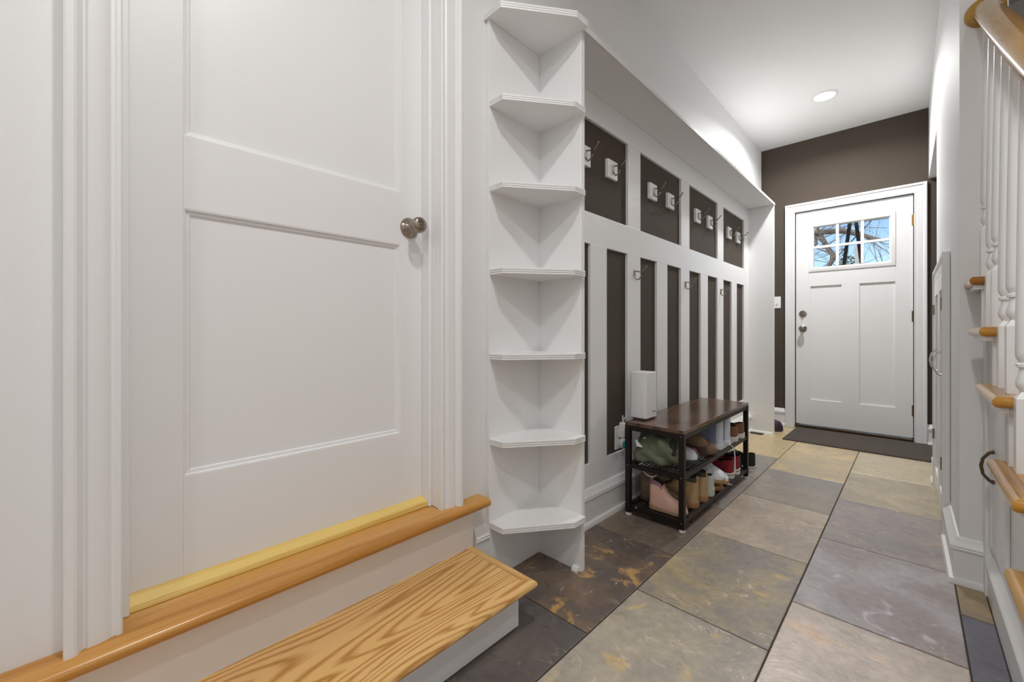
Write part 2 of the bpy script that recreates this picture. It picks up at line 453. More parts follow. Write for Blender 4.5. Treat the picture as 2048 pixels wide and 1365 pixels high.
d1 = thing('door_1', 'white two-panel side door with a nickel knob above oak steps', 'door', (DX, .42, .345), kind='structure')
d0, d2 = JL + .003, JR - .003
X0, X1 = DX - .036, DX
Z = [(.347, .570), (1.176, 1.341), (2.24, 2.375)]
BX(X0, X1, d0, .150, .347, 2.375).build('stile', 'trim_white', d1, bevel=.0008)
BX(X0, X1, .698, d2, .347, 2.375).build('stile', 'trim_white', d1, bevel=.0008)
for z0, z1 in Z: BX(X0, X1, .150, .698, z0, z1).build('rail', 'trim_white', d1)
for z0, z1 in ((.570, 1.176), (1.341, 2.24)):
    p = BX(X0 + .008, X1 - .011, .150, .698, z0, z1).build('panel', 'trim_white', d1)
    m = MB().sweep([(X1, .150, z0), (X1, .698, z0), (X1, .698, z1), (X1, .150, z1)],
                   [(0, -.011), (0, -.0005), (.003, -.001), (.005, -.006), (.012, -.007), (.014, -.011)], (1, 0, 0), closed=True)
    m.build('panel_moulding', 'trim_white', p, smooth=True, angle=30)
kx, ky, kz = DX, .730, 1.234
kn = MB().lathe([(.0005, .0), (.033, 0), (.033, .003), (.031, .006), (.022, .014), (.0135, .021), (.0115, .030), (.013, .036), (.0205, .041),
                 (.0245, .050), (.0255, .058), (.0235, .066), (.0175, .071), (.0075, .073), (.0005, .0732)], (kx, ky, kz), 'X', 32)
k = kn.build('door_knob', 'nickel', d1, smooth=True); k['label'] = 'brushed nickel round knob'
MB().lathe([(.0005, .070), (.005, .072), (.005, .0755), (.004, .0765), (.0005, .0768)], (kx, ky, kz), 'X', 16).build('lock_button', 'nickel', k, smooth=True)

# ------------------------------------------------------------------ oak steps
st = thing('entry_steps', 'two oak steps with white risers below the raised white side door', 'steps', (-.95, .2, fz(.2)))
SX, SY1, SZ = -.80, .935, .155
def nosing(x_back, x_front, z_top, th, r=None, knee=None):
    r = r or th / 2; pr = [(x_back, z_top - th), (x_back, z_top)]
    if knee is not None: pr = [(knee, z_top - th)] + pr + [(knee, z_top)]
    for k in range(9):
        a = math.pi / 2 - math.pi * k / 8; pr.append((x_front - r + r * math.cos(a), z_top - th / 2 + th / 2 * math.sin(a)))
    return pr
def along_y(prof, ya, yb):
    return MB().rings([[(x, y, z) for x, z in prof] for y in (ya, yb)])
def mitre_y(prof, ya, yb, x_ref):              # end cut at 45 degrees through (x_ref, yb)
    return MB().rings([[(x, ya, z) for x, z in prof], [(x, yb + (x - x_ref), z) for x, z in prof]])
# lower tread: board, and an end board returned around the corner
xb = -1.088; ew = .036
tb = MB()
tb.rings([[(x, -.9, z) for x, z in nosing(xb, SX, SZ, .027, None, SX - ew)], [(x, SY1 - ew + max(0, x - (SX - ew)), z) for x, z in nosing(xb, SX, SZ, .027, None, SX - ew)]], caps=False)
tb.add([(x, -.9, z) for x, z in nosing(xb, SX, SZ, .027, None, SX - ew)], [tuple(range(13))])
tb.build('tread', 'oak_step', st, smooth=True, angle=50)
en = MB(); R = []
for t in (0, 1):
    ring = []
    for q, z in nosing(0, ew, SZ, .027):
        ring.append((xb if t == 0 else SX - ew + q, SY1 - ew + q + .0008, z))
    R.append(ring)
en.rings(R).build('end_nosing', 'oak_end', st, smooth=True, angle=50)
BX(-.868, -.850, -.9, .905, fz(.4) , SZ - .0275).build('riser', 'trim_white', st, bevel=.001)
BX(xb, -.868, .887, .905, fz(.9), SZ - .0275).build('side_board', 'trim_white', st, bevel=.001)
BX(xb - .012, xb, -.9, .93, SZ - .03, LZ - .0275).build('riser', 'trim_white', st, bevel=.001)
# landing tread with a long rounded nose
ln = along_y(nosing(WX + .0005, -1.033, LZ, .027), -1.2, .962)
BX(-1.15, WX, JL + .0005, JR - .0005, LZ - .02, LZ).build('inner_tread', 'oak_landing', st)
ln.build('landing_tread', 'oak_landing', st, smooth=True, angle=50)
s_ = along_y([(-1.23, LZ), (-1.23, LZ + .0255), (-1.172, LZ + .0255), (-1.146, LZ + .013), (-1.141, LZ + .0005)], JL + .0005, JR - .0005)
s_.build('door_sill', 'oak_sill', st, bevel=.0015)
# short piece of wall base between step and corner shelf
bs = MB().rings([[(WX + a, y, fz(y) + .035 + z) for a, z in BASE] for y in (.997, .938)])
tag(bs.build('baseboard_left', 'trim_white', smooth=True, angle=30), kind='structure')

# ------------------------------------------------------------------ corner shelf
cs = thing('corner_shelf', 'tall white corner shelf unit with seven clipped shelves beside the coat nook', 'shelf', (-1.0, 1.14, fz(1.14)))
CY = 1.278                                     # near face of the nook's end panel
BXF = -1.082
bp = MB(); R = []
for y, d in ((1.0, 0), (1.0, .0)): pass
bp.box(WX, BXF, 1.003, CY, fz(1.1), 2.012)
for k in range(3): bp.box(WX + .001 + k * .006, WX + .001 + k * .006 + .0045, .998, 1.004, fz(1.0), 2.012)
bp.build('back_panel', 'shelf_white', cs, bevel=.0008)
def shelf(z, th=.021, g=0.0):
    P = [(BXF, 1.0 - g), (-1.016 + g * .3, 1.0 - g), (-.862 + g, 1.213 - g * .3), (-.862 + g, CY), (BXF, CY)]
    if g: P[0] = (WX + .0005, 1.0 - g); P[-1] = (WX + .0005, CY)
    def inset(e):
        c = [(BXF if not g else WX + .0005, P[0][1] + e), (P[1][0] - e * .4, P[1][1] + e), (P[2][0] - e, P[2][1] + e * .4), (P[3][0] - e, CY), (P[0][0], CY)]
        return c
    m = MB(); prof = []
    l = th / 3
    for k in range(3):
        prof += [(.0012 if k == 0 else .0045, k * l), (0.0, k * l + .0008), (0.0, (k + 1) * l - .0010), (.0045 if k < 2 else .0012, (k + 1) * l - .0006 if k < 2 else (k + 1) * l)]
    m.rings([[(x, y, z + h) for x, y in inset(e)] for e, h in prof])
    return m.build('shelf', 'shelf_white', cs)
for z in (.193, .492, .797, 1.099, 1.398, 1.702): shelf(z)
shelf(2.0125, .024, .012)

# ------------------------------------------------------------------ coat nook
cn = thing('coat_nook', 'white built-in coat nook with dark panels, stiles and a top shelf', 'coat rack', (-1.0, 2.8, fz(2.8)))
XF = -1.082; NX = -.88; Y0, Y1 = 1.30, 4.272
def end_panel(ya, yb):
    m = MB(); m.box(WX, NX - .004, ya, yb, fz(ya), 2.024)
    t = (yb - ya)
    for k in range(3): m.box(NX - .006, NX, ya + k * t / 3 + .0008, ya + (k + 1) * t / 3 - .0008, fz(ya), 2.024)
    return m.build('end_panel', 'shelf_white', cn, bevel=.0006)
end_panel(CY, Y0); end_panel(Y1, Y1 + .02)
tp = MB().box(WX, NX - .004, CY + .001, Y1 + .02, 2.0245, 2.044)
for k in range(3): tp.box(NX - .006, NX + .004, CY + .001, Y1 + .022, 2.0245 + k * .0068, 2.0245 + k * .0068 + .0052)
tp.build('top_shelf', 'shelf_white', cn, bevel=.0006)
BX(WX, WX + .003, Y0, Y1, .1, 2.024).build('back_panel', 'brown_wall', cn)
P0 = 1.438; PER = .706
zA0, zA1, zB0, zB1 = 1.456, 1.893, .273, 1.308
fr = WX + .003
def member(nm, ya, yb, za, zb): BX(fr, XF, ya, yb, za, zb).build(nm, 'trim_white', cn, bevel=.001)
member('rail', Y0, Y1, zA1, 2.024); member('rail', Y0, Y1, zB1, zA0); member('rail', Y0, Y1, fz(2.8) - .01, zB0)
edges = [Y0]
for i in range(4): edges += [P0 + i * PER, P0 + i * PER + .566]
edges.append(Y1)
for i in range(0, len(edges), 2): member('stile', edges[i], edges[i + 1], zA0, zA1)
edges = [Y0]
for i in range(8): edges += [P0 + i * PER / 2, P0 + i * PER / 2 + .208]
edges.append(Y1)
for i in range(0, len(edges), 2): member('stile', edges[i], edges[i + 1], zB0, zB1)
bb = MB().rings([[(XF + a, y, fz(y) + z) for a, z in BASE] for y in (Y1 - .0005, Y0 + .0005)])
bb.build('base_moulding', 'trim_white', cn, smooth=True, angle=30)
SHOE = [(0, 0), (.016, 0), (.015, .008), (.010, .015), (0, .017)]
MB().rings([[(x, Y1 - a, fz(Y1) + z) for a, z in SHOE] for x in (XF + .03, NX - .01)]).build('shoe_moulding', 'trim_white', cn, smooth=True, angle=30)
MB().rings([[(x, CY - a, fz(CY) + z) for a, z in SHOE] for x in (-.915, -.889)]).build('shoe_moulding', 'trim_white', cn, smooth=True, angle=30)

# ------------------------------------------------------------------ coat hooks
def hook_wire(m, x0):
    m.tube([(x0, 0, .013), (x0 + .012, 0, .016), (x0 + .03, 0, .010), (x0 + .047, 0, .010), (x0 + .058, 0, .018), (x0 + .070, 0, .034)],
           [.0042, .004, .0036, .0034, .0032, .003], 8)
    m.tube([(x0 + .001, 0, .016), (x0 + .003, 0, -.004), (x0 + .006, 0, -.022), (x0 + .016, 0, -.032), (x0 + .028, 0, -.030), (x0 + .038, 0, -.017)],
           [.006, .005, .004, .0036, .0034, .003], 8)
    m.ball((x0 + .071, 0, .036), .0048); m.ball((x0 + .039, 0, -.015), .0046)
    m.ball((x0 + .001, 0, .016), .0075, sc=(.5, 1, 1)); m.ball((x0 + .003, 0, -.010), .0065, sc=(.5, 1, 1))
def make_hook(block):
    t = thing('coat_hook', None, 'hook')
    x0 = 0
    if block:
        BX(0, .016, -.047, .047, -.046, .046).build('mounting_block', 'trim_white', t, world=False, bevel=.001); x0 = .016
    m = MB(); hook_wire(m, x0); m.build('double_hook', 'nickel', t, world=False, smooth=True, angle=60)
    return t
hk = make_hook(True)
PN = ['upper panel next to the corner shelf', 'second upper panel from the corner shelf', 'third upper panel from the corner shelf', 'upper panel nearest the front wall']
first = True
for i in range(4):
    for j in range(2):
        o = hk if first else copy_tree(hk); first = False
        c = P0 + i * PER + .566 / 2
        o.location = (WX + .003, c + (-.122 if j == 0 else .125), 1.712)
        tag(o, 'double hook on white block, ' + PN[i] + (', corner-shelf side' if j == 0 else ', front-door side'), 'hook', 'coat hooks on white blocks')
h2 = make_hook(False)
for i, (y, nm) in enumerate(((2.072, 'nearest the corner shelf'), (2.776, 'in the middle of three'), (3.485, 'nearest the front door'))):
    o = h2 if i == 0 else copy_tree(h2)
    o.location = (XF, y, 1.207)
    tag(o, 'bare nickel double hook screwed to a lower white stile, ' + nm, 'hook', 'bare coat hooks on the lower stiles')

# ------------------------------------------------------------------ entrance door
fy = YF
b = MB().sweep([(DL, fy, fz(fy)), (DL, fy, DT), (DR, fy, DT), (DR, fy, fz(fy))], [(x, y * .8) for x, y in CASING], (0, -1, 0))
tag(b.build('trim_3', 'trim_white', smooth=True, angle=25), 'white moulded casing around the entrance door', 'casing', kind='structure')
d = thing('door_2', 'white entrance door with six small panes over two tall panels', 'door', (-.4, fy + .03, 0), kind='structure')
ya, yb = fy + .008, fy + .05
e0, e1, eb, et = DL + .006, DR - .006, .0, DT - .005
wl, wr, wb, wt = -.705, -.095, 1.458, 1.918
BX(e0, wl, ya, yb, eb, et).build('stile', 'trim_white', d, bevel=.001)
BX(wr, e1, ya, yb, eb, et).build('stile', 'trim_white', d, bevel=.001)
for z0, z1 in ((eb, .240), (1.322, wb), (wt, et)): BX(wl, wr, ya, yb, z0, z1).build('rail', 'trim_white', d)
pl = [(-.690, -.458), (-.332, -.098)]
BX(wl, pl[0][0], ya, yb, .24, 1.322).build('stile', 'trim_white', d); BX(pl[0][1], pl[1][0], ya, yb, .24, 1.322).build('stile', 'trim_white', d); BX(pl[1][1], wr, ya, yb, .24, 1.322).build('stile', 'trim_white', d)
for a, c in pl:
    BX(a, c, ya + .012, yb - .008, .24, 1.322).build('panel', 'trim_white', d)
g0, g1, h0, h1 = -.662, -.134, 1.495, 1.872
wf = MB().sweep([(wl, ya, wb), (wr, ya, wb), (wr, ya, wt), (wl, ya, wt)], [(0, -.03), (0, .007), (.006, .009), (.030, .009), (.041, -.004), (.041, -.03)], (0, -1, 0), closed=True)
wf = wf.build('window_frame', 'trim_white', d, smooth=True, angle=25)
xs = [wl + .041 + k * (wr - wl - .082) / 3 for k in range(4)]; zs = [wb + .041 + k * (wt - wb - .082) / 2 for k in range(3)]
for x in xs[1:3]: BX(x - .011, x + .011, ya - .004, ya + .018, zs[0] - .001, zs[2] + .001).build('muntin', 'trim_white', wf, bevel=.002)
BX(xs[0] - .001, xs[3] + .001, ya - .0035, ya + .0175, zs[1] - .011, zs[1] + .011).build('muntin', 'trim_white', wf, bevel=.002)
for i in range(3):
    for j in range(2):
        BX(xs[i] + .0, xs[i + 1] - .0, ya + .018, ya + .022, zs[j], zs[j + 1]).build('pane', 'pane_glass', wf)
def disc_knob(z, prof, nm): return MB().lathe([(r, -h) for r, h in prof], (-.750, ya, z), 'Y', 28).build(nm, 'nickel', d, smooth=True)
disc_knob(1.062, [(.0005, 0), (.031, 0), (.031, .006), (.027, .011), (.014, .013), (.0005, .0132)], 'deadbolt')
BX(-.754, -.746, ya - .030, ya - .012, 1.046, 1.078).build('thumb_turn', 'nickel', d, bevel=.002)
disc_knob(.920, [(.0005, 0), (.032, 0), (.032, .004), (.024, .010), (.012, .016), (.011, .03), (.021, .038), (.0265, .050), (.026, .060), (.018, .068), (.0005, .070)], 'door_knob')
for z in (1.825, 1.02, .228):
    hg = MB().lathe([(.0005, -.046), (.0065, -.045), (.0065, .045), (.0005, .046)], (DR - .003, ya - .006, z), 'Z', 12)
    hg.box(DR - .014, DR + .006, ya - .003, ya + .0, z - .044, z + .044)
    for k in (-.015, .015): hg.box(DR - .0098, DR + .0042, ya - .0135, ya + .0, z + k - .0008, z + k + .0008)
    hg.build('hinge', 'brass' if z > 1.5 else 'bronze', d, smooth=True)
BX(DL, DR, fy - .028, fy + .055, -.04, -.006).build('threshold', 'bronze', d, bevel=.004)

BX(DL - .012, DL + .016, fy + .051, fy + .15, -.044, DT + .01).build('jamb', 'trim_white', d); BX(DR - .016, DR + .012, fy + .051, fy + .15, -.044, DT + .01).build('jamb', 'trim_white', d); BX(DL - .012, DR + .012, fy + .051, fy + .15, DT - .018, DT + .012).build('jamb', 'trim_white', d)
# base of the front wall, left and right of the casing
m = MB()
for xa, xb_ in ((-1.098, DL - .078), (DR + .078, .30)):
    m.rings([[(x, YF - a, fz(YF) + z) for a, z in BASE] for x in (xa, xb_)])
tag(m.build('baseboard_front', 'trim_white', smooth=True, angle=30), kind='structure')

# ------------------------------------------------------------------ hall's right wall: base, access doors
m = MB().sweep([(.232, 2.195, 0 - .0), (xr(2.195), 2.195, 0), (xr(2.60), 2.60, 0)], shift(BASE, fz(2.3)), (0, 0, 1))
tag(m.build('baseboard_right', 'trim_white', smooth=True, angle=30), kind='structure')
m = MB().sweep([(xr(3.50), 3.50, 0), (xr(3.64), 3.64, 0)], shift(BASE, fz(3.5)), (0, 0, 1))
tag(m.build('baseboard_nook', 'trim_white', smooth=True, angle=30), kind='structure')
ang = math.atan(-.0085)
ad = thing('access_door', 'low white double access door in the hall wall under the stairs', 'door', (xr(3.05), 3.05, fz(3.05)))
def wallbox(nm, y0, y1, o0, o1, z0, z1, par, mt='trim_white', bev=.001):
    p = [(xr(y0) - o0, y0), (xr(y0) - o1, y0), (xr(y1) - o1, y1), (xr(y1) - o0, y1)]
    return MB().prism(p[::-1] if o1 > o0 else p, z0, z1).build(nm, mt, par, bevel=bev)
AT = 1.245
cas2 = [(a * .9, h * .65) for a, h in CASING]
def on_r(y, z): return (xr(y), y, z)
m = MB().sweep([on_r(3.43, fz(3.4)), on_r(3.43, AT - .07), on_r(2.67, AT - .07), on_r(2.67, fz(2.7))], cas2, (-1, .0085, 0))
m.build('casing', 'trim_white', ad, smooth=True, angle=25)
for (l0, l1, hy, hn) in ((3.055, 3.428, 3.10, 3.425), (2.672, 3.045, 2.80, 2.68)):
    lf = thing('door_leaf', None, None); lf.parent = ad; lf.matrix_parent_inverse = Matrix.Translation(-Vector(ad.location)); ABS[lf.name] = (0, 0, 0)
    zb, zt = .03, AT - .074
    wallbox('stile', l0, l0 + .06, 0, .017, zb, zt, lf); wallbox('stile', l1 - .06, l1, 0, .017, zb, zt, lf)
    wallbox('rail', l0 + .06, l1 - .06, 0, .017, zb, zb + .09, lf); wallbox('rail', l0 + .06, l1 - .06, 0, .017, zt - .075, zt, lf)
    wallbox('panel', l0 + .06, l1 - .06, 0, .006, zb + .09, zt - .075, lf)
    xh = xr(hy) - .017
    pull = MB().tube([(xh, hy, .80), (xh - .012, hy, .795), (xh - .025, hy, .775), (xh - .030, hy, .745), (xh - .025, hy, .715), (xh - .012, hy, .695), (xh, hy, .69)],
                     [.007, .0045, .004, .0042, .004, .0045, .007], 8)
    pull.build('pull', 'chrome', lf, smooth=True, angle=60)
    for z in (1.02, .30):
        xg = xr(hn) - .018
        hg = MB().lathe([(.0005, -.03), (.005, -.029), (.005, .029), (.0005, .03)], (xg - .004, hn, z), 'Z', 10)
        hg.box(xg - .003, xg, hn - .014, hn + .014, z - .027, z + .027)
        hg.build('hinge', 'nickel', lf, smooth=True)

# ------------------------------------------------------------------ staircase on the right
RET = .136                                     # outer edge of the returned nosings
RUN, RISE = .26, .165
nose = lambda k: 1.74 + (k - 4) * RUN
top = lambda k: .415 + (k - 1) * RISE
sc = thing('staircase', 'white staircase with oak treads, turned balusters and an oak handrail', 'staircase', (.5, 1.6, fz(1.6)))
TH = .027; XS = 1.19
for k in range(0, 10):
    inner = k >= 6
    x0 = RET if not inner else .245
    yn, zt = nose(k), top(k)
    yback = nose(k + 1) + .035
    if k == 5:
        BX(.245, XS, 2.193, yback, zt - TH, zt).build('tread', 'oak_stair', sc); yback = 2.193
    # tread board with rounded front nose
    pr = [(yn + .032, zt - TH), (yback, zt - TH), (yback, zt), (yn + .032, zt)]
    for a_ in range(9):
        t = math.pi / 2 + math.pi * a_ / 8; pr.append((yn + TH / 2 + TH / 2 * math.cos(t), zt - TH / 2 + TH / 2 * math.sin(t)))
    if not inner:
        xl = RET + .032
        mb = MB().rings([[(x if x > 1 else xl + (min(max(y, yn), yn + .032) - (yn + .032)), y, z) for y, z in pr] for x in (xl, XS)], caps=False)
        tr = mb.build('tread', 'oak_stair', sc, smooth=True, angle=50)
        ye = min(nose(k + 1) + .09, 2.193)
        rp = []
        for a_ in range(9):
            t = math.pi / 2 + math.pi * a_ / 8; rp.append((RET + TH / 2 + TH / 2 * math.cos(t), zt - TH / 2 + TH / 2 * math.sin(t)))
        rp += [(RET + .0315, zt - TH), (RET + .0315, zt)]
        R = [[(x, yn + (x - RET), z) for x, z in rp], [(x, ye, z) for x, z in rp]]
        MB().rings(R).build('return_nosing', 'oak_return', tr, smooth=True, angle=50)
        # cove under the nose and its return
        BX(.1655, XS, yn + .018, yn + .0295, zt - TH - .013, zt - TH).build('cove', 'trim_white', tr); BX(.150, .165, yn + .018, min(ye - .01, 2.19), zt - TH - .013, zt - TH).build('cove', 'trim_white', tr)
    else:
        MB().rings([[(x, y, z) for y, z in pr] for x in (x0, XS)]).build('tread', 'oak_stair', sc, smooth=True, angle=50)
    zr0 = top(k - 1) if k > 0 else fz(.8)
    BX(.165 if not inner else .245, XS, yn + .030, yn + .044, zr0, zt - TH).build('riser', 'trim_white', sc)
# side of the stairs: closet wall with a framed door panel, following the treads
def sideboard(o0, o1, pts, nm, mt='trim_white', par=sc, bev=.001):
    m = MB(); m.rings([[(x, y, z) for y, z in pts] for x in (o0, o1)]); return m.build(nm, mt, par, bevel=bev)
prof = [(nose(0) + .044, fz(.8))]
for k in range(0, 6):
    prof.append((nose(k) + .044, top(k) - TH)); prof.append((nose(k + 1) + .044 if k < 5 else 2.193, top(k) - TH))
prof.append((2.193, fz(2.2)))
sideboard(.205, .225, prof, 'side_wall', 'trim_white')
cd = MB()
BX(.181, .205, 2.135, 2.193, fz(2.2), top(4) - TH - .02).build('door_casing', 'trim_white', sc, bevel=.003)
BX(.190, .205, 2.095, 2.133, .17, top(4) - TH - .02).build('door_casing', 'trim_white', sc, bevel=.004)
cdoor = MB()
cdoor.box(.193, .205, 1.955, 2.093, .17, top(3) - TH - .03)
cdoor.box(.193, .205, 1.84, 1.955, .17, top(3) - TH - .03)
cdoor.box(.193, .205, .80, 1.84, .168, .20)
cdoor.build('closet_door', 'trim_white', sc, bevel=.003)
hy = 2.035
MB().tube([(.193, hy, .508), (.181, hy, .502), (.168, hy, .482), (.164, hy, .458), (.168, hy, .432), (.181, hy, .414), (.193, hy, .408)],
          [.007, .0048, .0042, .0045, .0042, .0048, .007], 8).build('closet_pull', 'bronze', sc, smooth=True, angle=60)
MB().rings([[(.205 - a, y, fz(y) + z * .9) for a, z in BASE[0:1] + [(.018, 0)] + BASE[5:]] for y in (.78, 2.135)]).build('base_moulding', 'trim_white', sc, smooth=True, angle=30)
# balusters
rail_z = lambda y: 1.975 + .69 * (y - 2.17)
def baluster(y, zb):
    x = .186; h = .017; m = MB()
    bt = zb + .166
    m.rings([[(x + sx * h, y + sy * h, z) for sx, sy in ((-1, -1), (1, -1), (1, 1), (-1, 1))] for z in (zb, bt)])
    m.rings([[(x + sx * q, y + sy * q, z) for sx, sy in ((-1, -1), (1, -1), (1, 1), (-1, 1))] for q, z in ((h, bt), (.008, bt + .016))], caps=False)
    zt = rail_z(y) + .012
    m.lathe([(.009, bt + .008), (.0105, bt + .018), (.015, bt + .026), (.0168, bt + .034), (.016, bt + .042), (.0125, bt + .056), (.0108, bt + .066), (.0112, bt + .070),
             (.0158, bt + .072), (.0162, bt + .076), (.0158, bt + .079), (.0118, bt + .081), (.013, bt + .086), (.0162, bt + .092), (.0172, bt + .104), (.0165, bt + .20), (.0105, zt)], (x, y, 0), 'Z', 20)
    return m.build('baluster', 'trim_white', sc, smooth=True, angle=35)
for j in range(-4, 6):
    y = 1.596 + .13 * j
    k = max(kk for kk in range(0, 6) if nose(kk) <= y - .02)
    if y < 2.15: baluster(y, top(k))
# newel at the foot
m = MB().box(.150, .222, nose(0) + .05, nose(0) + .122, top(0), top(0) + .62)
m.lathe([(.03, .62), (.038, .64), (.03, .66), (.024, .68), (.034, .74), (.026, .86), (.034, .90), (.034, .93), (.001, .95)], (.186, nose(0) + .086, top(0)), 'Z', 24)
m.build('newel', 'trim_white', sc, smooth=True, angle=35, bevel=.002)
# handrail
pr = []
for k in range(24):
    a_ = 2 * math.pi * k / 24; cx_, cz_ = math.cos(a_), math.sin(a_)
    w = .031 * (abs(cx_) ** .75) * (1 if cx_ > 0 else -1)
    hgt = .026 * (abs(cz_) ** .8) * (1 if cz_ > 0 else -1)
    pr.append((hgt + .040, w))
pr2 = [(0.0, -.019), (0.0, .019), (.006, .022), (.012, .018), (.016, .022), (.022, .027), (.034, .0315), (.046, .030), (.056, .024), (.063, .012), (.065, 0), (.063, -.012), (.056, -.024), (.046, -.030), (.034, -.0315), (.022, -.027), (.016, -.022), (.012, -.018), (.006, -.022)]
ya_, yb_ = nose(0) + .08, 2.178
A_ = Vector((.186, yb_, rail_z(yb_))); B_ = Vector((.186, ya_, rail_z(ya_)))
dirv = (B_ - A_).normalized(); upv = Vector((1, 0, 0)).cross(dirv)
if upv.z < 0: upv = -upv
MB().rings([[P + upv * a + Vector((1, 0, 0)) * w for a, w in pr2] for P in (A_, B_)]).build('handrail', 'oak_rail', sc, smooth=True, angle=50)
MB().lathe([(.0005, -.019), (.040, -.019), (.047, -.015), (.050, -.008), (.050, 0), (.0005, 0)], (.186, 2.195, 2.020), 'Y', 36, sy=1.0).build('rosette', 'oak_rail', sc, smooth=True)

# ------------------------------------------------------------------ ceiling lamps, with added fill lamps behind and beside the camera
def lamp(x, y, label, watts, lens='lamp_lens', beam=180):
    t = thing('ceiling_light', label, 'ceiling light', (x, y, ZC), group='recessed ceiling lights')
    MB().lathe([(.068, 0), (.088, 0), (.088, -.003), (.084, -.006), (.070, -.007), (.066, -.004), (.066, 0), (.068, 0)], (0, 0, 0), 'Z', 40).build('trim_ring', 'plastic_white', t, world=False, smooth=True)
    MB().lathe([(.0005, -.0035), (.067, -.0035), (.067, -.0005), (.0005, -.0005)], (0, 0, 0), 'Z', 40).build('lens', lens, t, world=False)
    L = bpy.data.lights.new('lamp_glow', 'AREA'); L.shape = 'DISK'; L.size = .13; L.energy = watts; L.color = (1.0, .995, .985); L.spread = math.radians(beam)
    lo = bpy.data.objects.new('lamp_glow', L); COL.objects.link(lo); lo.parent = t; lo.location = (0, 0, -.009)
    return t
lamp(-.485, 4.0, 'round recessed ceiling light glowing near the entrance door', LAMP_W * .78, beam=158)
lamp(-.15, .33, 'round recessed ceiling light above the oak steps', LAMP_W * .34, beam=158)
lamp(-.15, -1.2, 'added unseen fill lamp shaped as a recessed ceiling light, by the back wall', LAMP_W * .22)  # unseen lamp added behind the camera as ambient fill
lamp(.62, .05, 'added unseen fill lamp shaped as a ceiling light, above the foot of the stairs', LAMP_W * .24)  # no lamp known here; added to lift the step riser and end wall

# ------------------------------------------------------------------ shoe bench
bx0, bx1, by0, by1 = -1.013, -.725, 1.845, 2.857
zf = lambda y: fz(y)
dz0 = fz(2.35)
sb = thing('shoe_bench', 'dark wood and black metal shoe bench with two open racks against the coat nook', 'bench', (-.87, 2.35, dz0))
BT = .448 + 0.004
BX(bx0, bx1, by0, by1, BT - .017, BT).build('seat_board', 'bench_wood', sb, bevel=.002)
lx = (-1.000, -.737); ly = (1.857, 2.845); q = .0125
for x in lx:
    for y in ly:
        lg = BX(x - q, x + q, y - q, y + q, fz(y) + .014, BT - .0175).build('leg', 'black_metal', sb, bevel=.0015)
        MB().lathe([(.0005, 0), (.013, 0), (.015, .004), (.014, .010), (.008, .0142), (.0005, .0142)], (x, y, fz(y)), 'Z', 16).build('foot', 'rubber_white', lg, smooth=True)
for x in lx: BX(x - q + .003, x + q - .003, ly[0] + q, ly[1] - q, BT - .040, BT - .0175).build('top_rail', 'black_metal', sb)
for y in ly: BX(lx[0] + q, lx[1] - q, y - q + .003, y + q - .003, BT - .040, BT - .0175).build('top_rail', 'black_metal', sb)
SH = (.026, .228)
for zi, z in enumerate(SH):
    for x in lx: BX(x - .009, x + .009, ly[0] + q, ly[1] - q, z, z + .020).build('rack_rail', 'black_metal', sb, bevel=.001)
    for y in ly: BX(lx[0] + q, lx[1] - q, y - .009, y + .009, z - (.008 if zi == 0 else 0), z + .020).build('rack_rail', 'black_metal', sb, bevel=.001)
    rk = MB()
    for i in range(13):
        x = lx[0] + .02 + i * (lx[1] - lx[0] - .04) / 12; rk.box(x - .0017, x + .0017, ly[0] + .008, ly[1] - .008, z + .0165, z + .020)
    for i in range(5):
        y = ly[0] + .1 + i * .2; rk.box(lx[0] + .009, lx[1] - .009, y - .002, y + .002, z + .0125, z + .0165)
    o = rk.build('wire_rack', 'black_metal', sb); o['kind'] = 'stuff'
sw = MB()
for (x, z) in ((-1.000, .425), (-1.0, .24), (-.737, .425), (-.737, .24), (-.737, .036)):
    sw.ball((x, ly[0] - q - .0005, z), .0032, 8, 4)
sw.ball((-.955, ly[0] - .0105, .042), .0065, 10, 5, (1, .5, 1))
sw.build('screws', 'nickel', sb, smooth=True)['kind'] = 'stuff'

# ------------------------------------------------------------------ wifi router, outlet, chargers
rt = thing('wifi_router', 'tall white wifi router tower standing on the shoe bench', 'router', (-.984, 1.982, BT + .001))
def rbox(m, w, l, r, z0, z1, tap=0.0):
    R = []
    for z, e in ((z0, .004), (z0 + .004, 0), (z1 - .003, tap), (z1, tap + .003)):
        ring = []
        for (sx, sy, a0) in ((1, 1, 0), (-1, 1, 90), (-1, -1, 180), (1, -1, 270)):
            for k in range(4):
                a = math.radians(a0 + 30 * k)
                ring.append((sx * (w / 2 - r) + (r - e) * math.cos(a), sy * (l / 2 - r) + (r - e) * math.sin(a), z))
        R.append(ring)
    m.rings(R); return m
rbox(MB(), .092, .120, .012, .006, .236, .002).build('body', 'plastic_white', rt, world=False, smooth=True, angle=30)
rbox(MB(), .080, .108, .010, 0, .008).build('base', 'grey_print', rt, world=False, smooth=True, angle=30)
def text(s, size, name, mt, parent, M, world=False):
    cu = bpy.data.curves.new(name, 'FONT'); cu.body = s; cu.size = size; cu.extrude = .0002; cu.align_x = 'CENTER'
    t = bpy.data.objects.new(name + '_tmp', cu); COL.objects.link(t)
    dg = bpy.context.evaluated_depsgraph_get(); dg.update()
    me = bpy.data.meshes.new_from_object(t.evaluated_get(dg)); bpy.data.objects.remove(t)
    me.materials.clear(); me.materials.append(MATS[mt]); me.transform(M)
    o = bpy.data.objects.new(name, me); COL.objects.link(o); attach(o, parent, world); return o
text('Linksys', .0125, 'lettering', 'grey_print', rt, Matrix.Translation((.0462, .022, .034)) @ Matrix.Rotation(math.pi / 2, 4, 'Z') @ Matrix.Rotation(math.pi / 2, 4, 'X'))

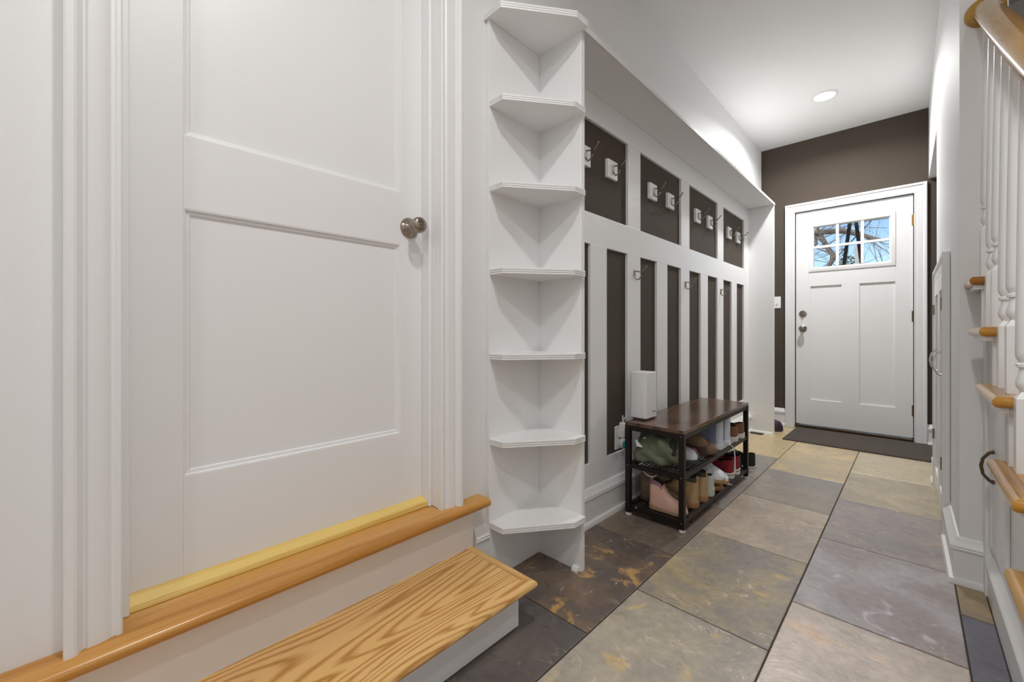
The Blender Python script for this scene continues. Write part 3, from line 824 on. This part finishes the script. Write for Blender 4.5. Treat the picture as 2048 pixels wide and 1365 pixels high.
wp = WX + .003
ol = thing('outlet_plate', 'white wall outlet plate low in the dark panel behind the shoe bench', 'outlet', (wp, 1.925, .345))
rbx = BX(0, .006, -.038, .038, -.060, .060).build('plate', 'plastic_white', ol, world=False, bevel=.003)
BX(.005, .008, -.017, .017, .008, .042).build('receptacle', 'plastic_white', ol, world=False, bevel=.001)
BX(.005, .008, -.017, .017, -.042, -.008).build('receptacle', 'plastic_white', ol, world=False, bevel=.001)
pa = thing('power_adapter', 'white power adapter with cable plugged into the upper outlet socket', 'adapter', (wp + .008, 1.932, .372))
MB().rings([[(x, y, z) for y, z in ((-.020, -.026), (.020, -.026), (.023, .012), (.012, .052), (-.012, .052), (-.020, .012))] for x in (.0, .034)]).build('body', 'plastic_white', pa, world=False, bevel=.006)
MB().tube([(.017, -.006, .048), (.018, -.009, .062), (.018, -.010, .075), (.018, -.004, .088), (.016, .006, .080), (.014, .010, .06)], .0022, 6).build('cable_loop', 'plastic_white', pa, world=False, smooth=True)
MB().tube([(.018, .000, .05), (.02, .006, .070), (.030, .015, .088), (.045, .028, .094), (.07, .045, .092)], .0021, 6).build('cable', 'plastic_white', pa, world=False, smooth=True)
af = thing('air_freshener', 'white plug-in air freshener with a teal window in the lower socket', 'air freshener', (wp + .020, 1.930, .318))
af.rotation_euler = (0, 0, -.6)
MB().lathe([(.0005, 0), (.018, 0), (.020, .006), (.020, .022), (.015, .030), (.0005, .031)], (0, 0, 0), 'X', 20, sy=1.35).build('body', 'plastic_white', af, world=False, smooth=True)
MB().lathe([(.0005, .029), (.012, .0295), (.013, .031), (.009, .034), (.0005, .0345)], (0, 0, -.003), 'X', 20, sy=1.45).build('liquid_window', 'teal', af, world=False, smooth=True)

# ------------------------------------------------------------------ light switch, floor vent, door mat, boot
sw_ = thing('light_switch', 'white double light switch plate on the dark front wall', 'switch', (-.985, YF, 1.18))
BX(-.055, .055, -.006, 0, -.058, .058).build('plate', 'plastic_white', sw_, world=False, bevel=.002)
for k in (-1, 1): BX(k * .023 - .005, k * .023 + .005, -.013, -.005, -.022, -.006).build('toggle', 'plastic_white', sw_, world=False, bevel=.001)
yv = 4.205
fv = thing('floor_vent', 'small dark metal floor vent beside the nook end panel', 'vent', (-1.0, yv, fz(yv) + .0005))
BX(-.052, .052, -.035, .035, 0, .003).build('frame', 'bronze', fv, world=False, bevel=.001)
for k in range(8): BX(-.046 + k * .012, -.040 + k * .012, -.029, .029, .003, .0045).build('slat', 'dark_gap', fv, world=False)
m = MB(); R = []
mx0, mx1, my0, my1 = -.79, .098, 4.125, 4.765
poly = [(mx0, my0), (mx1, my0), (mx1, my1), (mx0, my1)]
m.add([(x, y, fz(y) + .0006) for x, y in poly] + [(x, y, fz(y) + .010) for x, y in poly], [(3, 2, 1, 0), (4, 5, 6, 7)] + [(i, (i + 1) % 4, (i + 1) % 4 + 4, i + 4) for i in range(4)])
dm = thing('door_mat', 'flat dark brown door mat in front of the entrance door', 'mat', (-.35, 4.44, fz(4.44)))
m.build('mat_body', 'mat_fabric', dm, bevel=.003)
for k in range(6):
    x = mx0 + .06 + k * .152
    MB().add([(x + dx, y, fz(y) + z) for z in (.0098, .0112) for (dx, y) in ((0, my0 + .03), (.128, my0 + .03), (.128, my1 - .03), (0, my1 - .03))],
             [(3, 2, 1, 0), (4, 5, 6, 7), (0, 1, 5, 4), (1, 2, 6, 5), (2, 3, 7, 6), (3, 0, 4, 7)]).build('ribbed_field', 'mat_fabric', dm, bevel=.001)

# ------------------------------------------------------------------ shoes
def interp(tab, s):
    for (a, p), (b_, q_) in zip(tab, tab[1:]):
        if s <= b_:
            t = (s - a) / (b_ - a) if b_ > a else 0; t = t * t * (3 - 2 * t); return p + (q_ - p) * t
    return tab[-1][1]
SS = [0, .015, .04, .08, .13, .19, .25, .31, .37, .42, .46, .50, .55, .61, .68, .75, .82, .88, .93, .97, .99, 1.0]
HW = [(0, .30), (.015, .46), (.04, .62), (.08, .74), (.13, .80), (.25, .80), (.42, .80), (.55, .88), (.68, .99), (.78, 1.0), (.88, .90), (.94, .72), (.98, .45), (1.0, .22)]
def ucol(rgb, rough=.7, b=.2, v=.1):
    k = 'shoe_%d_%d_%d' % rgb
    if k not in MATS: mat(k, rgb, rough, bump=b, bscale=300, var=v, vscale=25)
    return k
def shoe(name, label, L=.27, W=.096, top_=None, dip=((0, 0), (.03, .0), (.06, .045), (.36, .05), (.43, .0), (1, 0)), sole=.022, heel=0.0,
         c_up=(120, 90, 60), c_sole=(225, 222, 216), c_lin=(60, 50, 45), c_toe=None, toe_from=.80, c_heel=None, c_lace=None, c_stripe=None, collar=None, group=None):
    t = thing(name, label, 'boot' if 'boot' in name else 'shoe', group=group)
    top_ = top_ or [(0, .070), (.1, .068), (.28, .052), (.40, .068), (.46, .074), (.6, .060), (.78, .046), (.92, .038), (1, .018)]
    rings = []
    for s in SS:
        w = interp(HW, s) * W / 2; h = interp(top_, s); dp = interp(list(dip), s)
        z0 = sole + heel * max(0, 1 - s / .45) * (1 if s < .45 else 0)
        rr = .62 + .2 * min(1, dp / .03)
        side = [(1.0, 0), (1.05, .18), (1.04, .40), (.98, .62), (.90, .82), (rr + .04, .96), (rr, 1.0)]
        pts = [(-w * a, z0 + h * e) for a, e in side]
        for f in (-.8, -.45, 0, .45, .8):
            crown = .06 * h * (1 - f * f) * (1 if dp < .005 else 0)
            d = dp * (1 if abs(f) < .7 else .75)
            pts.append((w * (rr - (.10 if dp > .005 else 0)) * f, z0 + h + crown - min(d, h * .9)))
        pts += [(w * a, z0 + h * e) for a, e in side[::-1]]
        rings.append([(s * L - L / 2, y, z) for y, z in pts])
    n = len(rings[0])
    P = ('up', 'lin', 'toe', 'heel', 'col')
    allv = [p for r in rings for p in r]
    F = {k: [] for k in P}
    for k in range(len(rings) - 1):
        s = (SS[k] + SS[k + 1]) / 2; dp = interp(list(dip), s)
        for i in range(n - 1):
            f = (k * n + i, k * n + i + 1, (k + 1) * n + i + 1, (k + 1) * n + i)
            inner = 6 <= i <= 11
            if inner and dp > .012: key = 'lin'
            elif collar and s < .37 and i in (4, 5, 12, 13): key = 'col'
            elif c_toe and s > toe_from: key = 'toe'
            elif c_heel and s < .10 and not inner: key = 'heel'
            else: key = 'up'
            F[key].append(f)
    F['heel' if c_heel else 'up'].append(tuple(range(n)))
    F['toe' if c_toe else 'up'].append(tuple((len(rings) - 1) * n + i for i in range(n)))
    for key, nm, col in (('up', 'upper', c_up), ('lin', 'lining', c_lin), ('toe', 'toe_cap', c_toe), ('heel', 'heel_counter', c_heel), ('col', 'collar', collar)):
        if F[key] and col:
            used = sorted({i for f in F[key] for i in f}); mp = {i: j for j, i in enumerate(used)}
            m = MB(); m.add([allv[i] for i in used], [tuple(mp[i] for i in f) for f in F[key]])
            m.build(nm, ucol(col, .75), t, world=False, smooth=True, angle=70)
    # sole
    m = MB(); R = []
    out = [(s * L * 1.02 - L * .51, interp(HW, s) * W / 2 + .004) for s in SS]
    loop = [(x, -w) for x, w in out] + [(x, w) for x, w in out[::-1]]
    def zb(x): 
        s = (x + L * .51) / (L * 1.02); return max(0, (s - .80)) * .05
    def zt(x):
        s = (x + L * .51) / (L * 1.02); return sole + .002 + (heel * max(0, 1 - s / .45) if s < .45 else 0)
    R = [[(x, y * .97, zb(x)) for x, y in loop], [(x, y, zb(x) + .003) for x, y in loop], [(x, y, max(zt(x) - .003, zb(x) + .006)) for x, y in loop], [(x, y * .98, max(zt(x), zb(x) + .008)) for x, y in loop]]
    m.rings(R).build('sole', ucol(c_sole, .6, .1), t, world=False, smooth=True, angle=45)
    if c_stripe:
        MB().rings([[(x * 1.004, y * 1.012, max(zt(x), .012) * .62 + dz) for x, y in loop] for dz in (0, .003)], caps=False).build('foxing_stripe', ucol(c_stripe, .5, .1), t, world=False)
    if c_lace:
        m = MB()
        for j, s in enumerate((.47, .52, .57, .62, .67)):
            w = interp(HW, s) * W / 2 * .55; h = interp(top_, s) + sole
            m.tube([(s * L - L / 2 + (.004 if j % 2 else -.004), -w, h * .97 + .001), (s * L - L / 2, 0, h * 1.055 + .003), (s * L - L / 2 + (-.004 if j % 2 else .004), w, h * .97 + .001)], .0024, 6)
        m.build('laces', ucol(c_lace, .8, .1), t, world=False, smooth=True)
    return t
def put(t, x, y, z, rz=0, rx=0, ry=0):
    t.location = (x, y, z); t.rotation_euler = (rx, ry, rz); return t
def twin(t, label, **k):
    o = copy_tree(t); o['label'] = label; return o
PI = math.pi
ZL, ZM = SH[0] + .0205, SH[1] + .0205
BOOT = [(0, .150), (.06, .152), (.2, .158), (.34, .150), (.40, .118), (.46, .094), (.55, .074), (.7, .058), (.85, .048), (.94, .038), (1, .016)]
BDIP = ((0, 0), (.03, .0), (.06, .10), (.30, .10), (.37, .0), (1, 0))
# lower rack
pb = shoe('chelsea_boot', 'small pink suede ankle boot at the near end of the lower rack', .172, .064, [(a, h * .76) for a, h in BOOT], BDIP, .012, .012, (214, 172, 154), (160, 132, 108), (40, 32, 30), collar=(150, 112, 122))
put(pb, -.822, 1.908, ZL, rz=math.radians(4))
gb = shoe('suede_boot', 'grey-brown suede boot behind the small pink boot on the lower rack', .235, .055, [(a, h * .85) for a, h in BOOT], BDIP, .014, .0, (120, 98, 84), (84, 66, 54), (34, 26, 24))
put(gb, -.875, 1.974, ZL, rz=math.radians(-2))
tb_ = shoe('tan_boot', 'tan ankle boot with green collar on the lower rack, next to the corner leg', .255, .088, [(a, h * .80) for a, h in BOOT], BDIP, .022, .0, (178, 148, 108), (164, 120, 82), (50, 55, 44), c_lace=(90, 70, 50), collar=(62, 68, 52), group='tan ankle boots')
put(tb_, -.868, 2.054, ZL, rz=PI - .03)
put(twin(tb_, 'tan ankle boot on the lower rack, beside the white and green sneaker'), -.862, 2.154, ZL, rz=PI + .05)
wg = shoe('low_sneaker', 'white and green low sneaker beside the tan boots on the lower rack', .255, .088, None, sole=.034, c_up=(190, 196, 190), c_sole=(196, 200, 184), c_lin=(92, 104, 106), c_lace=(220, 220, 215))
put(wg, -.862, 2.250, ZL, rz=PI + .02)
sd = shoe('leather_sandal', 'brown leather sandal with straps lying under the white sneakers', .24, .084, [(0, .02), (.3, .016), (.5, .03), (.7, .03), (.9, .014), (1, .006)], ((0, .0), (.05, .015), (.44, .012), (.5, 0), (1, 0)), .014, 0, (140, 98, 58), (120, 84, 52), (90, 62, 40))
put(sd, -.838, 2.346, ZL, rz=.05)
ws = shoe('white_sneaker', 'white sneaker with tan sole standing on the brown sandal', .255, .09, None, sole=.022, c_up=(226, 229, 234), c_sole=(168, 130, 86), c_lin=(140, 146, 156), c_lace=(235, 235, 238), group='white sneakers with tan soles')
put(ws, -.838, 2.360, ZL + .054, rz=-.2, ry=.10)
put(twin(ws, 'white sneaker with tan sole next to the red canvas sneakers'), -.852, 2.468, ZL + .0005, rz=-.12)
rd = shoe('canvas_sneaker', 'red canvas sneaker with white sole, beside the white sneakers', .255, .086, [(0, .074), (.1, .074), (.28, .060), (.40, .072), (.46, .078), (.6, .060), (.78, .042), (.92, .034), (1, .018)], sole=.030, c_up=(140, 26, 34), c_sole=(228, 224, 220), c_lin=(40, 30, 32), c_lace=(230, 228, 224), c_stripe=(40, 30, 34), group='red canvas sneakers')
put(rd, -.866, 2.600, ZL, rz=PI)
put(twin(rd, 'red canvas sneaker with white sole, second from the bench end'), -.862, 2.694, ZL, rz=PI + .03)
bk = shoe('black_shoe', 'black shoe at the far end of the lower rack', .25, .084, None, sole=.02, c_up=(30, 28, 30), c_sole=(34, 32, 32), c_lin=(24, 22, 22))
put(bk, -.875, 2.786, ZL, rz=PI)
# upper rack
bw = shoe('black_white_sneaker', 'black sneaker with white toe and laces beside the green jacket', .25, .086, None, sole=.026, c_up=(34, 34, 38), c_sole=(60, 66, 58), c_lin=(24, 24, 26), c_toe=(214, 218, 226), toe_from=.74, c_lace=(226, 226, 228))
put(bw, -.868, 2.045, ZM, rz=.06)
pk = shoe('pink_shoe', 'mauve pink shoe under the brown slippers on the upper rack', .225, .080, None, sole=.016, c_up=(170, 118, 132), c_sole=(150, 130, 132), c_lin=(90, 50, 62))
put(pk, -.885, 2.142, ZM, rz=.0)
sl = shoe('suede_slipper', 'brown suede slipper lying tilted on the mauve shoe', .25, .088, [(0, .046), (.1, .046), (.3, .040), (.42, .056), (.6, .054), (.8, .042), (.93, .032), (1, .014)], ((0, 0), (.03, .0), (.06, .03), (.38, .034), (.46, .0), (1, 0)), .014, 0, (128, 102, 82), (110, 88, 70), (54, 38, 34), group='brown suede slippers')
put(sl, -.862, 2.150, ZM + .078, rz=.25, ry=.20, rx=-.15)
put(twin(sl, 'brown suede slipper leaning against the pale blue boots'), -.850, 2.262, ZM + .012, rz=.15, ry=-.0, rx=.15)
bl = shoe('pale_blue_boot', 'pale blue ankle boot with white sole, beside the brown slippers', .245, .086, [(0, .140), (.06, .140), (.2, .142), (.34, .136), (.40, .11), (.46, .09), (.55, .074), (.7, .058), (.85, .046), (.94, .038), (1, .016)], BDIP, .026, 0, (158, 172, 200), (228, 228, 232), (90, 96, 110), c_heel=(212, 218, 228), group='pale blue ankle boots')
put(bl, -.866, 2.432, ZM, rz=PI - .06)
put(twin(bl, 'pale blue ankle boot with white sole, beside the brown leather shoes'), -.862, 2.532, ZM, rz=PI + .06)
bs_ = shoe('leather_shoe', 'brown leather shoe with white sole, beside the pale blue boots', .255, .092, [(0, .064), (.1, .062), (.28, .048), (.40, .062), (.46, .068), (.6, .056), (.78, .044), (.92, .036), (1, .018)], sole=.026, c_up=(132, 92, 54), c_sole=(222, 216, 206), c_lin=(52, 42, 36), c_heel=(120, 84, 52), c_lace=(70, 52, 38), group='brown leather shoes')
put(bs_, -.862, 2.662, ZM, rz=PI - .03)
put(twin(bs_, 'brown leather shoe with white sole at the far end of the upper rack'), -.858, 2.772, ZM, rz=PI + .02)
# sneaker on the floor past the bench
fs = shoe('floor_sneaker', 'black canvas sneaker with white sole on the floor past the bench', .26, .088, [(0, .082), (.1, .08), (.28, .062), (.40, .074), (.46, .080), (.6, .060), (.78, .042), (.92, .034), (1, .018)], sole=.032, c_up=(34, 35, 34), c_sole=(228, 222, 218), c_lin=(24, 24, 24), c_lace=(210, 208, 204), c_stripe=(44, 40, 40))
put(fs, -.862, 3.035, fz(3.035), rz=PI - .05)
# loose white lace hanging from the upper rack
lc = MB().tube([(-.742, 2.512, ZM + .012), (-.727, 2.520, ZM + .006), (-.722, 2.556, ZM - .020), (-.7215, 2.570, ZM - .070), (-.722, 2.572, ZM - .130), (-.7215, 2.566, ZM - .168)], [.0025, .0025, .003, .0035, .004, .003], 6, sx=1.0)
tag(lc.build('shoe_lace', ucol((226, 223, 218), .8, .1), smooth=True), 'loose white shoelace hanging down from the upper rack', 'lace')
lc = MB().tube([(-.735, 2.44, ZL + .022), (-.728, 2.452, ZL + .006), (-.722, 2.475, ZL + .003), (-.716, 2.50, ZL - .008)], [.0025, .003, .003, .002], 6)
tag(lc.build('shoe_lace', ucol((226, 223, 218), .8, .1), smooth=True), 'short white shoelace end poking over the lower rack rail', 'lace')

# crumpled green jacket on the near end of the upper rack
def lump(name, c, r, mt, par, seed, amp=.016, fold=(0, 0, 1), nf=3.0, pw=2.6, nu=40, nv=26):
    m = MB(); R = []
    f = Vector(fold).normalized()
    for i in range(nv + 1):
        ph = -math.pi / 2 + math.pi * (i + .001) / (nv + .002); ring = []
        for j in range(nu):
            th = 2 * math.pi * j / nu
            sg = lambda v: math.copysign(abs(v) ** (2 / pw), v)
            d = Vector((sg(math.cos(ph)) * sg(math.cos(th)), sg(math.cos(ph)) * sg(math.sin(th)), sg(math.sin(ph))))
            p = Vector((d.x * r[0], d.y * r[1], d.z * r[2]))
            nz = noise.fractal(p * 14 + Vector((seed, seed, 0)), .8, 2.0, 3) * amp
            w = math.sin((p.dot(f)) * nf * 40 + 2.4 * noise.noise(p * 9 + Vector((0, seed, 3)))) * amp * .55
            p = p + d.normalized() * (nz + w)
            ring.append(Vector(c) + p)
        R.append(ring)
    return m.rings(R).build(name, mt, par, smooth=True, angle=80)
jk = thing('jacket', 'crumpled olive green jacket stuffed into the upper rack', 'jacket', (-.87, 1.94, ZM))
mat('olive_cloth', (108, 116, 94), .85, bump=.35, bscale=700, var=.16, vscale=14)
mat('dark_lining', (46, 48, 44), .85, bump=.3, bscale=500)
mat('cord', (214, 206, 196), .7)
lump('body', (-.872, 1.945, ZM + .086), (.108, .058, .080), 'olive_cloth', jk, 1.3, .011, (.6, 0, .8), 1.6)
lump('lower_fold', (-.905, 1.912, ZM + .046), (.084, .047, .042), 'olive_cloth', jk, 5.1, .010, (.5, 0, 1), 2.2)
lump('sleeve', (-.838, 1.918, ZM + .082), (.082, .047, .066), 'olive_cloth', jk, 8.7, .012, (.75, 0, .65), 2.0)
lump('sleeve_opening', (-.790, 1.886, ZM + .108), (.016, .010, .040), 'dark_lining', jk, 2.0, .003).rotation_euler = (0, 0, 0)
MB().tube([(-.945, 1.865, ZM - .004), (-.930, 1.860, ZM - .022), (-.905, 1.858, ZM - .038), (-.880, 1.858, ZM - .043), (-.860, 1.859, ZM - .030), (-.850, 1.862, ZM - .006)], .0022, 6).build('drawcord', 'cord', jk, smooth=True)
MB().rings([[(x, y, z) for x, z in ((-.966, ZM + .118), (-.930, ZM + .088), (-.958, ZM + .088))] for y in (1.859, 1.870)]).build('care_label', 'plastic_white', jk)
MB().ball((-.925, 1.874, ZM + .132), .006, 12, 6, (1, .5, 1)).build('snap', 'chrome', jk, smooth=True)

# dark purple rain boot behind the nook's end panel
rb = shoe('rain_boot', 'dark purple rain boot with its toe peeking past the nook end panel', .27, .10, [(0, .24), (.06, .242), (.2, .25), (.34, .245), (.40, .18), (.46, .12), (.55, .092), (.7, .082), (.85, .074), (.94, .062), (1, .03)], BDIP, .016, 0, (74, 52, 70), (56, 40, 52), (30, 24, 28), c_toe=(58, 38, 56), toe_from=.86)
put(rb, -.985, 4.47, fz(4.47), rz=-.05)

# ------------------------------------------------------------------ outside the entrance door
tag(BX(-14, 14, YF + .15, 40, -.6, -.35).build('ground', 'ground'), kind='structure')
tag(BX(-2.2, 2.2, YF + .15, YF + 1.7, -.34, -.12).build('porch_floor', 'post_paint'), kind='structure')
YT = 9.5
rng = random.Random(11)
tr = thing('bare_tree', 'bare grey-brown tree seen through the door panes', 'tree', (at(1560, 500, 'Y', YT).x, YT, -.35))
tm = MB()
def limb(pix, r, jit=.0, yoff=0.0):
    pts = [at(u, v, 'Y', YT + yoff + jit * rng.uniform(-1, 1)) for u, v in pix]
    tm.tube(pts, r if isinstance(r, list) else [r * (1 - .55 * i / (len(pts) - 1)) for i in range(len(pts))], 8); return pts
def twig(p, d, l, r, depth):
    pts = [p]; 
    for i in range(4):
        d = (d + Vector((rng.uniform(-.2, .2), rng.uniform(-.2, .2), rng.uniform(-.16, .22)))).normalized()
        pts.append(pts[-1] + d * l / 4)
    tm.tube(pts, [r, r * .85, r * .7, r * .55, r * .35], 5)
    if depth > 0:
        for k in range(rng.randint(2, 4)):
            q_ = pts[rng.randint(1, 4)]
            twig(q_, (d + Vector((rng.uniform(-1, 1), rng.uniform(-.6, .6), rng.uniform(-.7, .9)))).normalized(), l * rng.uniform(.45, .75), r * .5, depth - 1)
bx_, by_ = at(1560, 500, 'Y', YT).x, YT
tm.tube([(bx_, by_, -.36), (bx_ + .05, by_, .6), (bx_ + .1, by_, 1.6), (bx_ + .25, by_ + .05, 2.4), (bx_ + .2, by_ + .2, 3.6), (bx_ + .3, by_ + .3, 5.0)], [.22, .18, .16, .13, .09, .04], 10)
base = (bx_ + .18, by_, 2.05)
A = [Vector(base)] + limb([(1628, 467), (1650, 464), (1680, 462), (1700, 464), (1722, 470), (1745, 477), (1762, 480)], [.050, .05, .050, .048, .042, .034, .022])
B = limb([(1638, 468), (1646, 480), (1653, 493), (1662, 505), (1668, 513), (1664, 523), (1655, 536), (1648, 552)], [.045, .042, .040, .038, .036, .036, .034, .032])
tm.tube([base, A[1], A[2]], [.07, .052, .05], 8)
C_ = limb([(1632, 490), (1630, 475), (1636, 455), (1650, 430), (1668, 400)], [.03, .03, .026, .02, .012])
D_ = limb([(1655, 536), (1690, 497), (1715, 470), (1740, 445), (1760, 420)], [.012, .012, .011, .009, .006], yoff=.5)
for src, n_ in ((A, 11), (B, 5), (C_, 4), (D_, 4)):
    for k in range(n_):
        p = src[rng.randrange(1, len(src))].lerp(src[rng.randrange(1, len(src))], .15)
        p = src[rng.randrange(1, len(src))].copy()
        dv = Vector((rng.uniform(-1, 1), rng.uniform(-.5, .5), rng.uniform(-.8, 1))).normalized()
        twig(p, dv, rng.uniform(.5, 1.1), rng.uniform(.007, .012), 2)
tm.build('branches', 'bark', tr, smooth=True, angle=60)
tr2 = thing('bare_sapling', 'thin bare shrub branches low behind the right door panes', 'tree', (at(1790, 560, 'Y', 8.6).x, 8.6, -.35))
tm = MB()
c0 = at(1790, 560, 'Y', 8.6)
tm.tube([(c0.x, 8.6, -.36), (c0.x, 8.6, 1.0), (c0.x - .1, 8.65, 1.6)], [.05, .035, .02], 8)
for k in range(9):
    twig(Vector((c0.x - .1, 8.65, rng.uniform(1.1, 1.6))), Vector((rng.uniform(-1, .4), rng.uniform(-.3, .3), rng.uniform(.2, 1))).normalized(), rng.uniform(.6, 1.2), rng.uniform(.006, .011), 2)
tm.build('branches', 'bark', tr2, smooth=True, angle=60)
# evergreen shrub
sh = thing('evergreen_shrub', 'leafy green shrub low behind the middle door panes', 'shrub', (at(1697, 560, 'Y', 8).x, 8.0, -.35))
c0 = at(1697, 540, 'Y', 8.0)
MB().tube([(c0.x, 8, -.36), (c0.x, 8, 1.6)], .03, 8).build('stem', 'bark', sh)
lm = MB()
for k in range(2200):
    a_, e_ = rng.uniform(0, 2 * PI), math.acos(rng.uniform(-1, 1)); rr_ = rng.uniform(.6, 1.0)
    p = Vector((c0.x + .21 * rr_ * math.sin(e_) * math.cos(a_), 8 + .21 * rr_ * math.sin(e_) * math.sin(a_), 1.12 + 1.0 * rr_ * math.cos(e_)))
    u_ = Vector((rng.uniform(-1, 1), rng.uniform(-1, 1), rng.uniform(-.3, 1))).normalized() * .028
    w_ = u_.cross(Vector((rng.uniform(-1, 1), rng.uniform(-1, 1), rng.uniform(-1, 1)))).normalized() * .012
    lm.add([p - u_, p + w_, p + u_, p - w_], [(0, 1, 2, 3)])
lm.build('foliage', 'leaf', sh)['kind'] = 'stuff'
# dark A-frame stand on the porch, pale post beyond
YS = 5.75
ap = at(1706, 402, 'Y', YS)
af_ = thing('a_frame_stand', 'dark A-frame stand on the porch behind the middle door panes', 'stand', (ap.x, YS, -.12))
for (u0, v0, u1, v1) in ((1700, 445, 1688, 530), (1712, 443, 1723, 527)):
    p, r_ = at(u0, v0, 'Y', YS), at(u1, v1, 'Y', YS); dd = (r_ - p) / (r_.z - p.z)
    e_, p = p + dd * (-.12 - p.z), p + dd * (ap.z - p.z)
    MB().rings([[(c.x + a, YS + e, c.z) for a, e in ((-.016, -.012), (.016, -.012), (.016, .012), (-.016, .012))] for c in (p, e_)]).build('leg', 'strap', af_)
BX(ap.x - .05, ap.x + .05, YS - .02, YS + .02, ap.z - .02, ap.z + .04).build('top_joint', 'strap', af_, bevel=.005)
c0 = at(1718, 492, 'Y', 7.4)
m = MB().lathe([(.055, -.36), (.055, -.2), (.045, -.18), (.045, c0.z - .06), (.052, c0.z - .04), (.052, c0.z), (.001, c0.z + .01)], (c0.x, 7.4, 0), 'Z', 20)
tag(m.build('garden_post', 'post_paint', smooth=True), 'pale round post standing outside behind the straps', 'post')
